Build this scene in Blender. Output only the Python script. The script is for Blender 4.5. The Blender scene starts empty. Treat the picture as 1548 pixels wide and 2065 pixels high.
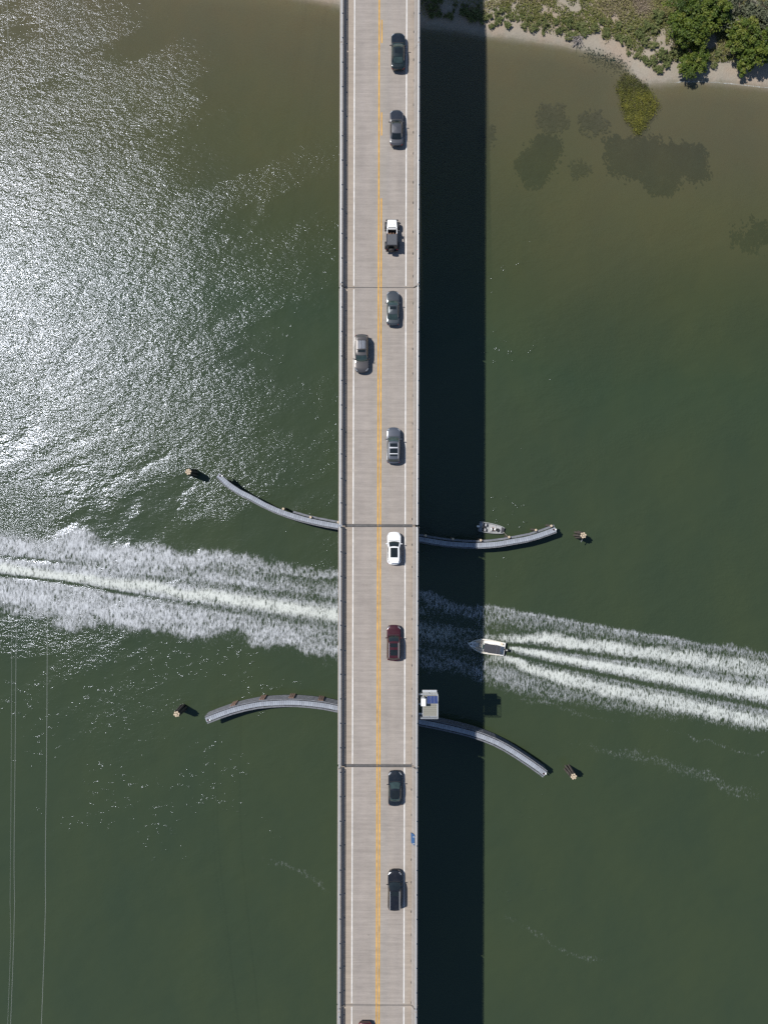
import bpy, bmesh, math, random
import numpy as np
from mathutils import Vector, Matrix

random.seed(7)
RNG = np.random.default_rng(11)
SC = bpy.context.scene
COL = SC.collection
rad = math.radians

# ------------------------------------------------------------------ camera
CAM_H, FPX, PCX, PCY = 114.5, 1431.0, 774.0, 1032.5     # drone height over the water, focal length and image centre in pixels
cam_d = bpy.data.cameras.new('camera')
cam_d.sensor_fit = 'VERTICAL'
cam_d.sensor_height = 24.0
cam_d.lens = FPX / 2065.0 * 24.0
cam_d.clip_start, cam_d.clip_end = 1.0, 6000.0
cam = bpy.data.objects.new('camera', cam_d)
cam.location = (0, 0, CAM_H)
COL.objects.link(cam)
SC.camera = cam

# ------------------------------------------------------------------ sky, sun, exposure
SUN_VEC = Vector((-0.57, 0.28, 1.0)).normalized()       # towards the sun
SUN_EL = math.asin(SUN_VEC.z)
SUN_AZ = math.atan2(SUN_VEC.x, SUN_VEC.y)
world = bpy.data.worlds.new('World')
SC.world = world
world.use_nodes = True
wn = world.node_tree.nodes
wl = world.node_tree.links
bg = wn['Background']
sky = wn.new('ShaderNodeTexSky')
sky.sky_type = 'NISHITA'
sky.sun_disc = False
sky.sun_elevation = SUN_EL
sky.sun_rotation = SUN_AZ
sky.air_density, sky.dust_density, sky.ozone_density = 1.0, 0.2, 3.0
wl.new(sky.outputs[0], bg.inputs[0])
bg.inputs[1].default_value = 0.085
sun_d = bpy.data.lights.new('sun', 'SUN')
sun_d.energy = 4.5
sun_d.angle = rad(0.53)
sun_d.color = (1.0, 0.97, 0.93)
sun = bpy.data.objects.new('sun', sun_d)
sun.rotation_euler = SUN_VEC.to_track_quat('Z', 'Y').to_euler()
COL.objects.link(sun)
SC.view_settings.view_transform = 'Standard'
SC.view_settings.look = 'None'
SC.view_settings.exposure = 0.14
SC.view_settings.gamma = 1.0
SC.view_settings.use_curve_mapping = False
SC.render.engine = 'CYCLES'
SC.cycles.use_denoising = False
SC.cycles.use_adaptive_sampling = False
SC.cycles.max_bounces = 6
SC.cycles.transparent_max_bounces = 10
SC.cycles.caustics_reflective = False
SC.cycles.caustics_refractive = False

# ------------------------------------------------------------------ helpers
def site(px, py, z=0.0):
    """point of the site at height z, back-projected from image pixels through the camera"""
    k = (CAM_H - z) / FPX  # metres per image pixel at that height
    return Vector(((px - PCX) * k, (PCY - py) * k, z))

def put(name, data, parent=None, loc=(0, 0, 0), rotz=0.0):
    o = bpy.data.objects.new(name, data)
    COL.objects.link(o)
    o.location = loc
    o.rotation_euler = (0, 0, rotz)
    if parent is not None:
        o.parent = parent
    return o

def tag(o, label=None, cat=None, group=None, kind=None):
    if label: o['label'] = label
    if cat: o['category'] = cat
    if group: o['group'] = group
    if kind: o['kind'] = kind
    return o

def thing(name, label, cat, loc=(0, 0, 0), rotz=0.0, group=None):
    return tag(put(name, None, None, loc, rotz), label, cat, group)

def np_mesh(name, V, F, mat, smooth=True):
    V = np.asarray(V, dtype=np.float32); F = np.asarray(F, dtype=np.int32)
    n = F.shape[1]
    me = bpy.data.meshes.new(name)
    me.vertices.add(len(V)); me.vertices.foreach_set('co', V.ravel())
    me.loops.add(F.size); me.loops.foreach_set('vertex_index', F.ravel())
    me.polygons.add(len(F)); me.polygons.foreach_set('loop_start', np.arange(0, F.size, n, dtype=np.int32))
    me.update(calc_edges=True)
    me.polygons.foreach_set('use_smooth', np.full(len(F), smooth))
    me.materials.append(mat)
    return me

def pattr(me, name, arr, domain='POINT'):
    a = me.attributes.new(name, 'FLOAT', domain)
    a.data.foreach_set('value', np.asarray(arr, dtype=np.float32))

class MB:
    """collects shapes, then builds them as one mesh object"""
    def __init__(s): s.v, s.f = [], []
    def add(s, vs, fs):
        b = len(s.v)
        s.v += [tuple(p) for p in vs]
        s.f += [tuple(i + b for i in f) for f in fs]
        return s
    def box(s, x0, x1, y0, y1, z0, z1):
        return s.add([(x0, y0, z0), (x1, y0, z0), (x1, y1, z0), (x0, y1, z0), (x0, y0, z1), (x1, y0, z1), (x1, y1, z1), (x0, y1, z1)],
                     [(3, 2, 1, 0), (4, 5, 6, 7), (0, 1, 5, 4), (1, 2, 6, 5), (2, 3, 7, 6), (3, 0, 4, 7)])
    def bevbox(s, x0, x1, y0, y1, z0, z1, b=0.03):
        """box with chamfered upper edges and corners"""
        def ring(i, z):
            return [(x0 + i + b, y0 + i, z), (x1 - i - b, y0 + i, z), (x1 - i, y0 + i + b, z), (x1 - i, y1 - i - b, z),
                    (x1 - i - b, y1 - i, z), (x0 + i + b, y1 - i, z), (x0 + i, y1 - i - b, z), (x0 + i, y0 + i + b, z)]
        return s.loft([ring(0, z0), ring(0, z1 - b), ring(b, z1)], closed=True, caps=True)
    def loft(s, secs, closed=False, caps=False):
        n = len(secs[0]); vs = [p for sec in secs for p in sec]; fs = []
        for i in range(len(secs) - 1):
            for j in range(n if closed else n - 1):
                k = (j + 1) % n
                fs.append((i * n + j, i * n + k, (i + 1) * n + k, (i + 1) * n + j))
        if caps:
            fs.append(tuple(reversed(range(n)))); fs.append(tuple((len(secs) - 1) * n + j for j in range(n)))
        return s.add(vs, fs)
    def tube(s, pts, r, n=6, caps=True):
        pts = [Vector(p) for p in pts]
        rs = r if isinstance(r, (list, tuple)) else [r] * len(pts)
        secs = []
        for i, p in enumerate(pts):
            d = (pts[min(i + 1, len(pts) - 1)] - pts[max(i - 1, 0)]).normalized()
            up = Vector((0, 0, 1)) if abs(d.z) < 0.9 else Vector((1, 0, 0))
            a = d.cross(up).normalized(); b = a.cross(d).normalized()
            secs.append([p + (a * math.cos(2 * math.pi * k / n) + b * math.sin(2 * math.pi * k / n)) * rs[i] for k in range(n)])
        return s.loft(secs, closed=True, caps=caps)
    def prism(s, outline, z0, z1):
        n = len(outline)
        return s.add([(x, y, z0) for x, y in outline] + [(x, y, z1) for x, y in outline],
                     [tuple(reversed(range(n))), tuple(range(n, 2 * n))] + [(j, (j + 1) % n, n + (j + 1) % n, n + j) for j in range(n)])
    def lathe(s, prof, c=(0, 0, 0), n=16, axis='Z'):
        secs = []
        for r, h in prof:
            ring = []
            for k in range(n):
                a = 2 * math.pi * k / n
                p = (r * math.cos(a), r * math.sin(a), h)
                if axis == 'X': p = (h, r * math.cos(a), r * math.sin(a))
                if axis == 'Y': p = (r * math.cos(a), h, r * math.sin(a))
                ring.append((p[0] + c[0], p[1] + c[1], p[2] + c[2]))
            secs.append(ring)
        return s.loft(secs, closed=True, caps=True)
    def mesh(s, name, mat, smooth=False):
        me = bpy.data.meshes.new(name)
        me.from_pydata(s.v, [], s.f)
        bm = bmesh.new(); bm.from_mesh(me)
        bmesh.ops.recalc_face_normals(bm, faces=bm.faces)
        bm.to_mesh(me); bm.free()
        for p in me.polygons: p.use_smooth = smooth
        if smooth and hasattr(me, 'set_sharp_from_angle'): me.set_sharp_from_angle(angle=rad(42))
        me.materials.append(mat)
        return me
    def build(s, name, mat, parent=None, smooth=False, loc=(0, 0, 0), rotz=0.0):
        return put(name, s.mesh(name, mat, smooth), parent, loc, rotz)

# numpy value noise
_tab = {}
def vnoise(x, y, seed=0):
    if seed not in _tab: _tab[seed] = np.random.default_rng(1000 + seed).random((256, 256))
    T = _tab[seed]
    xi = np.floor(x).astype(np.int64); yi = np.floor(y).astype(np.int64)
    fx = x - xi; fy = y - yi
    fx = fx * fx * fx * (fx * (fx * 6 - 15) + 10); fy = fy * fy * fy * (fy * (fy * 6 - 15) + 10)
    a = T[xi & 255, yi & 255]; b = T[(xi + 1) & 255, yi & 255]; c = T[xi & 255, (yi + 1) & 255]; d = T[(xi + 1) & 255, (yi + 1) & 255]
    return (a + (b - a) * fx) * (1 - fy) + (c + (d - c) * fx) * fy
def fbm(x, y, seed=0, oct=4):
    s = 0; a = 0.5; t = 0
    for i in range(oct):
        s = s + a * vnoise(x * 2 ** i, y * 2 ** i, seed + i); t += a; a *= 0.5
    return s / t
def sstep(a, b, x):
    t = np.clip((x - a) / (b - a), 0, 1)
    return t * t * (3 - 2 * t)

# ------------------------------------------------------------------ materials
def new_mat(name):
    m = bpy.data.materials.new(name); m.use_nodes = True
    nt = m.node_tree
    return m, nt, nt.nodes['Principled BSDF']

def N(nt, typ, **kw):
    n = nt.nodes.new(typ)
    for k, v in kw.items(): setattr(n, k, v)
    return n

def noise_node(nt, scale, detail=4, rough=0.55, stretch=None, rot=0.0, coord='Object', seed=0.0):
    tc = N(nt, 'ShaderNodeTexCoord'); mp = N(nt, 'ShaderNodeMapping')
    nt.links.new(tc.outputs[coord], mp.inputs[0])
    mp.inputs['Location'].default_value = (seed, seed * 1.7, 0)
    mp.inputs['Rotation'].default_value = (0, 0, rot)
    if stretch: mp.inputs['Scale'].default_value = stretch
    no = N(nt, 'ShaderNodeTexNoise')
    no.inputs['Scale'].default_value = scale; no.inputs['Detail'].default_value = detail; no.inputs['Roughness'].default_value = rough
    nt.links.new(mp.outputs[0], no.inputs['Vector'])
    return no

def ramp(nt, src, stops):
    r = N(nt, 'ShaderNodeValToRGB')
    els = r.color_ramp.elements
    while len(els) < len(stops): els.new(0.5)
    for e, (p, c) in zip(els, stops):
        e.position = p
        e.color = (c, c, c, 1) if isinstance(c, (int, float)) else (*c, 1)
    nt.links.new(src, r.inputs[0])
    return r

def math_n(nt, op, a, b=None, c=None, clamp=False):
    m = N(nt, 'ShaderNodeMath', operation=op, use_clamp=clamp)
    for i, v in enumerate((a, b, c)):
        if v is None: continue
        if isinstance(v, (int, float)): m.inputs[i].default_value = v
        else: nt.links.new(v, m.inputs[i])
    return m.outputs[0]

def mix_rgb(nt, fac, a, b, blend='MIX'):
    m = N(nt, 'ShaderNodeMix', data_type='RGBA', blend_type=blend)
    for idx, v in ((0, fac), (6, a), (7, b)):
        if isinstance(v, (int, float)): m.inputs[idx].default_value = v
        elif isinstance(v, tuple): m.inputs[idx].default_value = (*v, 1)
        else: nt.links.new(v, m.inputs[idx])
    return m.outputs[2]

def pm(name, col, rough=0.5, metal=0.0, var=0.12, scale=4.0, coat=0.0, bump=0.0, spec=0.5, stretch=None):
    """plain procedural material: base colour broken up by noise"""
    m, nt, b = new_mat(name)
    no = noise_node(nt, scale, 5, 0.6, stretch)
    lo = tuple(c * (1 - var) for c in col); hi = tuple(min(1, c * (1 + var)) for c in col)
    r = ramp(nt, no.outputs[0], [(0.3, lo), (0.7, hi)])
    nt.links.new(r.outputs[0], b.inputs['Base Color'])
    b.inputs['Roughness'].default_value = rough
    b.inputs['Metallic'].default_value = metal
    b.inputs['Coat Weight'].default_value = coat
    b.inputs['Coat Roughness'].default_value = 0.04
    b.inputs['Specular IOR Level'].default_value = spec
    if bump:
        bp = N(nt, 'ShaderNodeBump'); bp.inputs['Strength'].default_value = 1.0; bp.inputs['Distance'].default_value = bump
        nt.links.new(no.outputs[0], bp.inputs['Height']); nt.links.new(bp.outputs[0], b.inputs['Normal'])
    return m

def attr_ramp_mat(name, attr, stops, rough=0.6, transl=0.0, spec=0.3):
    m, nt, b = new_mat(name)
    at = N(nt, 'ShaderNodeAttribute', attribute_name=attr)
    r = ramp(nt, at.outputs['Fac'], stops)
    nt.links.new(r.outputs[0], b.inputs['Base Color'])
    b.inputs['Roughness'].default_value = rough
    b.inputs['Specular IOR Level'].default_value = spec
    if transl:
        tr = N(nt, 'ShaderNodeBsdfTranslucent'); mx = N(nt, 'ShaderNodeMixShader')
        mx.inputs[0].default_value = transl
        nt.links.new(r.outputs[0], tr.inputs[0]); nt.links.new(b.outputs[0], mx.inputs[1]); nt.links.new(tr.outputs[0], mx.inputs[2])
        nt.links.new(mx.outputs[0], nt.nodes['Material Output'].inputs[0])
    return m

M = {}
M['wood_grey'] = pm('weathered_plank', (0.27, 0.29, 0.325), 0.8, 0, 0.18, 2.5, spec=0.2)
M['wood_dark'] = pm('dark_timber', (0.085, 0.085, 0.095), 0.85, 0, 0.35, 3.0, spec=0.2, bump=0.004)
M['wood_mid'] = pm('grey_timber', (0.16, 0.165, 0.18), 0.85, 0, 0.3, 3.0, spec=0.2, bump=0.004)
M['wood_red'] = pm('reddish_timber', (0.33, 0.215, 0.165), 0.85, 0, 0.3, 6.0, spec=0.2)
M['pile'] = pm('pile_bark', (0.10, 0.085, 0.075), 0.9, 0, 0.4, 5.0, spec=0.2, bump=0.01)
M['pile_top'] = pm('sawn_pile_top', (0.52, 0.42, 0.30), 0.8, 0, 0.15, 9.0, spec=0.2)
M['rubber'] = pm('tyre_rubber', (0.02, 0.02, 0.021), 0.75, 0, 0.2, 9.0)
M['rim'] = pm('wheel_alloy', (0.5, 0.5, 0.52), 0.3, 0.9, 0.1, 9.0)
M['glass'] = pm('tinted_window', (0.012, 0.016, 0.017), 0.06, 0, 0.2, 3.0, spec=0.6)
M['glass_green'] = pm('green_tinted_window', (0.035, 0.055, 0.052), 0.06, 0, 0.3, 2.0, spec=0.6)
M['black'] = pm('black_plastic', (0.018, 0.018, 0.019), 0.5, 0, 0.2, 6.0)
M['chrome'] = pm('bright_trim', (0.62, 0.63, 0.65), 0.25, 0.9, 0.05, 6.0)
M['rail_pale'] = pm('satin_rail', (0.58, 0.59, 0.60), 0.4, 0.0, 0.05, 6.0)
M['lamp'] = pm('lamp_glass', (0.5, 0.52, 0.54), 0.12, 0.3, 0.1, 8.0)
M['red_lamp'] = pm('red_lens', (0.16, 0.008, 0.008), 0.2, 0, 0.1, 8.0)
M['white_gel'] = pm('white_gelcoat', (0.78, 0.76, 0.71), 0.3, 0, 0.04, 3.0, coat=0.3)
M['cream'] = pm('cream_upholstery', (0.66, 0.56, 0.42), 0.6, 0, 0.08, 5.0)
M['canvas'] = pm('charcoal_canvas', (0.055, 0.055, 0.062), 0.8, 0, 0.15, 6.0, spec=0.2)
M['steel'] = pm('galvanised_steel', (0.52, 0.54, 0.55), 0.45, 0.4, 0.1, 6.0)
M['white_box'] = pm('white_enamel', (0.80, 0.80, 0.78), 0.4, 0, 0.03, 4.0)
M['solar'] = pm('solar_cell', (0.035, 0.055, 0.15), 0.25, 0, 0.2, 5.0)
M['grating'] = pm('deck_grating', (0.24, 0.235, 0.20), 0.8, 0, 0.2, 12.0, spec=0.2)
M['blue_board'] = pm('blue_board', (0.032, 0.095, 0.22), 0.6, 0, 0.12, 5.0)
M['skin'] = pm('skin', (0.52, 0.30, 0.20), 0.55, 0, 0.08, 8.0)
M['hair'] = pm('brown_hair', (0.07, 0.04, 0.025), 0.6, 0, 0.2, 20.0)
M['hair_fair'] = pm('fair_hair', (0.33, 0.20, 0.10), 0.6, 0, 0.2, 20.0)
M['shirt_rust'] = pm('rust_shirt', (0.42, 0.16, 0.08), 0.85, 0, 0.1, 9.0, spec=0.2)
M['shirt_pale'] = pm('pale_shirt', (0.60, 0.50, 0.44), 0.85, 0, 0.1, 9.0, spec=0.2)
M['shirt_white'] = pm('white_shirt', (0.74, 0.74, 0.73), 0.85, 0, 0.05, 9.0, spec=0.2)
M['trousers'] = pm('dark_trousers', (0.035, 0.04, 0.055), 0.85, 0, 0.2, 9.0, spec=0.2)
M['alu_grey'] = pm('grey_boat_paint', (0.30, 0.31, 0.31), 0.55, 0.1, 0.1, 4.0)
M['deck_grey'] = pm('grey_boat_deck', (0.36, 0.36, 0.37), 0.8, 0, 0.12, 5.0, spec=0.2)
M['rope'] = pm('pale_rope', (0.50, 0.46, 0.37), 0.9, 0, 0.1, 20.0, spec=0.1)
M['wire'] = pm('aluminium_wire', (0.80, 0.80, 0.77), 0.5, 0.3, 0.05, 2.0)
M['dead_wood'] = pm('bleached_wood', (0.28, 0.25, 0.23), 0.9, 0, 0.3, 8.0, spec=0.2)
M['bark'] = pm('bark', (0.12, 0.09, 0.065), 0.9, 0, 0.3, 8.0, spec=0.2, bump=0.01)
M['yellow'] = pm('yellow_road_paint', (0.52, 0.285, 0.055), 0.7, 0, 0.3, 1.4, spec=0.2)
M['white_line'] = pm('white_road_paint', (0.64, 0.625, 0.60), 0.7, 0, 0.2, 1.6, spec=0.2)
M['joint'] = pm('rubber_joint', (0.045, 0.043, 0.042), 0.7, 0, 0.3, 6.0)
M['joint_edge'] = pm('joint_header', (0.12, 0.115, 0.11), 0.8, 0, 0.3, 2.0)
M['scupper'] = pm('drain_slot', (0.05, 0.045, 0.04), 0.9, 0, 0.3, 6.0)

def concrete(name, tan, across=False):
    """cast concrete with stains; the deck one also has tining and wheel tracks (u across, v along)"""
    m, nt, b = new_mat(name)
    big = noise_node(nt, 0.35, 4, 0.6, (1, 0.5, 1))
    streak = noise_node(nt, 1.0, 3, 0.6, (0.5, 2.6, 1), seed=4)
    fine = noise_node(nt, 9.0, 4, 0.7, seed=9)
    base = ramp(nt, big.outputs[0], [(0.25, tuple(c * 0.90 for c in tan)), (0.75, tuple(c * 1.07 for c in tan))]).outputs[0]
    st = ramp(nt, streak.outputs[0], [(0.3, 0.90), (0.7, 1.08)]).outputs[0]
    base = mix_rgb(nt, 1.0, base, st, 'MULTIPLY')
    fi = ramp(nt, fine.outputs[0], [(0.25, 0.90), (0.75, 1.09)]).outputs[0]
    base = mix_rgb(nt, 1.0, base, fi, 'MULTIPLY')
    if across:
        tc = N(nt, 'ShaderNodeTexCoord'); sp = N(nt, 'ShaderNodeSeparateXYZ')
        nt.links.new(tc.outputs['Object'], sp.inputs[0])
        mr = N(nt, 'ShaderNodeMapRange'); mr.inputs[1].default_value = -5.4; mr.inputs[2].default_value = 5.4
        wob = noise_node(nt, 0.25, 2, 0.5, (0.3, 1, 1), seed=2)
        xx = math_n(nt, 'ADD', sp.outputs[0], math_n(nt, 'MULTIPLY', math_n(nt, 'SUBTRACT', wob.outputs[0], 0.5), 0.5))
        nt.links.new(xx, mr.inputs[0])
        def u(v): return (v + 5.4) / 10.8
        cols = [(u(-4.9), (1.10, 1.04, 0.94)), (u(-3.6), (1.09, 1.03, 0.94)), (u(-3.25), (0.97, 0.98, 0.97)), (u(-2.55), (0.95, 0.95, 0.97)), (u(-1.75), (1.01, 1.00, 1.0)),
                (u(-0.9), (0.97, 0.97, 0.97)), (u(-0.2), (1.04, 1.03, 0.98)), (u(0.55), (0.99, 1.0, 0.98)), (u(1.05), (0.95, 0.96, 0.97)), (u(1.9), (1.02, 1.01, 1.0)),
                (u(2.7), (0.95, 0.95, 0.96)), (u(3.3), (0.98, 0.98, 0.97)), (u(3.75), (1.06, 1.03, 0.97)), (u(4.3), (1.04, 0.98, 0.90)), (u(4.55), (0.92, 0.87, 0.80))]
        base = mix_rgb(nt, 0.85, base, ramp(nt, mr.outputs[0], cols).outputs[0], 'MULTIPLY')
        # transverse tining, bundled in uneven strips
        tin = noise_node(nt, 1.0, 2, 0.6, (0.12, 6.5, 1), seed=7)
        base = mix_rgb(nt, 1.0, base, ramp(nt, tin.outputs[0], [(0.3, 0.93), (0.7, 1.06)]).outputs[0], 'MULTIPLY')
        # oil drips and dirt spots
        sp2 = noise_node(nt, 2.2, 2, 0.5, seed=15)
        base = mix_rgb(nt, 1.0, base, ramp(nt, sp2.outputs[0], [(0.18, 0.6), (0.27, 1.0)]).outputs[0], 'MULTIPLY')
    nt.links.new(base, b.inputs['Base Color'])
    b.inputs['Roughness'].default_value = 0.85
    b.inputs['Specular IOR Level'].default_value = 0.25
    bp = N(nt, 'ShaderNodeBump'); bp.inputs['Distance'].default_value = 0.004
    nt.links.new(fine.outputs[0], bp.inputs['Height']); nt.links.new(bp.outputs[0], b.inputs['Normal'])
    return m
M['deck'] = concrete('deck_concrete', (0.306, 0.271, 0.238), True)
M['concrete'] = concrete('cast_concrete', (0.30, 0.272, 0.245))

def paint(name, col, rough=0.28, metal=0.35):
    m, nt, b = new_mat(name)
    fl = noise_node(nt, 60.0, 2, 0.5)
    dust = noise_node(nt, 1.6, 4, 0.6)
    c = ramp(nt, fl.outputs[0], [(0.3, tuple(x * 0.92 for x in col)), (0.7, tuple(min(1, x * 1.08) for x in col))]).outputs[0]
    d = ramp(nt, dust.outputs[0], [(0.45, 0.0), (0.8, 0.05)]).outputs[0]
    c = mix_rgb(nt, d, c, (0.30, 0.27, 0.24))
    nt.links.new(c, b.inputs['Base Color'])
    b.inputs['Roughness'].default_value = rough
    b.inputs['Metallic'].default_value = metal
    b.inputs['Coat Weight'].default_value = 0.8
    b.inputs['Coat Roughness'].default_value = 0.06
    return m

# ------------------------------------------------------------------ shoreline
SHORE_PX = [(-3000, -520), (0, -60), (300, -38), (480, -22), (560, -12), (630, 0), (684, 12), (770, 36), (851, 55), (910, 62), (969, 71), (1038, 79), (1090, 86), (1136, 93), (1176, 102), (1215, 111),
            (1240, 119), (1256, 129), (1266, 140), (1280, 158), (1295, 171), (1333, 169), (1372, 165.5), (1411, 164.5), (1470, 169), (1548, 177.5), (1700, 190), (4000, 260)]
SHORE = np.array([site(x, y)[:2] for x, y in SHORE_PX])
def shore_dist(X, Y):
    """distance to the waterline in metres, positive over water"""
    best = np.full(X.shape, 1e9)
    for (ax, ay), (bx, by) in zip(SHORE[:-1], SHORE[1:]):
        dx, dy = bx - ax, by - ay
        t = np.clip(((X - ax) * dx + (Y - ay) * dy) / (dx * dx + dy * dy), 0, 1)
        best = np.minimum(best, np.hypot(X - ax - t * dx, Y - ay - t * dy))
    ys = np.interp(X, SHORE[:, 0], SHORE[:, 1])
    return np.where(Y > ys, -best, best)
def ground_z(X, Y, d=None):
    if d is None: d = shore_dist(X, Y)
    d = d + (fbm(X * 0.5, Y * 0.5, 31, 3) - 0.5) * 0.9
    L = np.maximum(-d, 0)
    land = 0.16 * np.minimum(L, 4) + 0.35 * sstep(3, 9, L) + 0.25 * fbm(X * 0.3, Y * 0.3, 33, 3) * sstep(2, 6, L)
    Wd = np.maximum(d, 0)
    sea = -0.10 * np.minimum(Wd, 6) - 0.055 * np.clip(Wd - 6, 0, 45) - 0.02 * np.clip(Wd - 51, 0, 60)
    return np.where(d > 0, sea, land)

def axis(lo, hi, step, far):
    inner = np.arange(lo, hi + step * 0.5, step)
    out = [step]; p = step
    while sum(out) < far: p *= 1.7; out.append(p)
    o = np.cumsum(out)
    return np.concatenate([lo - o[::-1], inner, hi + o])
def grid(xs, ys):
    X, Y = np.meshgrid(xs, ys)
    n, m_ = X.shape
    i = np.arange(n * m_).reshape(n, m_)
    F = np.stack([i[:-1, :-1], i[:-1, 1:], i[1:, 1:], i[1:, :-1]], -1).reshape(-1, 4)
    return X, Y, F

# ------------------------------------------------------------------ ground and seabed: one sheet
def ground_material():
    m, nt, b = new_mat('sand_and_soil')
    at = N(nt, 'ShaderNodeAttribute', attribute_name='shore')
    n1 = noise_node(nt, 0.8, 5, 0.65); n2 = noise_node(nt, 5.0, 4, 0.7, seed=3); n3 = noise_node(nt, 0.22, 4, 0.6, seed=8)
    d = math_n(nt, 'ADD', at.outputs['Fac'], math_n(nt, 'MULTIPLY', math_n(nt, 'SUBTRACT', n1.outputs[0], 0.5), 1.6))
    mr = N(nt, 'ShaderNodeMapRange'); mr.inputs[1].default_value = -12; mr.inputs[2].default_value = 12
    nt.links.new(d, mr.inputs[0])
    def q(v): return (v + 12) / 24
    base = ramp(nt, mr.outputs[0], [(q(-11), (0.13, 0.118, 0.065)), (q(-9), (0.17, 0.15, 0.09)), (q(-7), (0.29, 0.256, 0.198)), (q(-1.6), (0.31, 0.272, 0.216)), (q(-0.7), (0.29, 0.258, 0.208)),
                                    (q(-0.1), (0.215, 0.195, 0.15)), (q(1.0), (0.175, 0.162, 0.088)), (q(5), (0.175, 0.165, 0.080))]).outputs[0]
    patch = ramp(nt, n3.outputs[0], [(0.42, (1.0, 1.0, 1.0)), (0.62, (1.06, 0.97, 0.93))]).outputs[0]
    base = mix_rgb(nt, 1.0, base, patch, 'MULTIPLY')
    base = mix_rgb(nt, 1.0, base, ramp(nt, n2.outputs[0], [(0.25, 0.78), (0.75, 1.16)]).outputs[0], 'MULTIPLY')
    nt.links.new(base, b.inputs['Base Color'])
    b.inputs['Roughness'].default_value = 0.9; b.inputs['Specular IOR Level'].default_value = 0.15
    bp = N(nt, 'ShaderNodeBump'); bp.inputs['Distance'].default_value = 0.05
    nt.links.new(n2.outputs[0], bp.inputs['Height']); nt.links.new(bp.outputs[0], b.inputs['Normal'])
    return m
xs = axis(-80, 80, 0.8, 2500); ys = axis(40, 100, 0.4, 2500)
X, Y, F = grid(xs, ys)
D = shore_dist(X, Y)
V = np.stack([X, Y, ground_z(X, Y, D)], -1).reshape(-1, 3)
me = np_mesh('ground', V, F, ground_material())
pattr(me, 'shore', D.ravel())
tag(put('ground', me), 'pale sandy shore sloping under the water', kind='structure')

# ------------------------------------------------------------------ wakes: bands read as lines in image pixels, y and half widths against x
def band(pts):
    a = np.array(pts, float)
    return a[:, 0], a[:, 1], a[:, 2], a[:, 3], a[:, 4]
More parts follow.
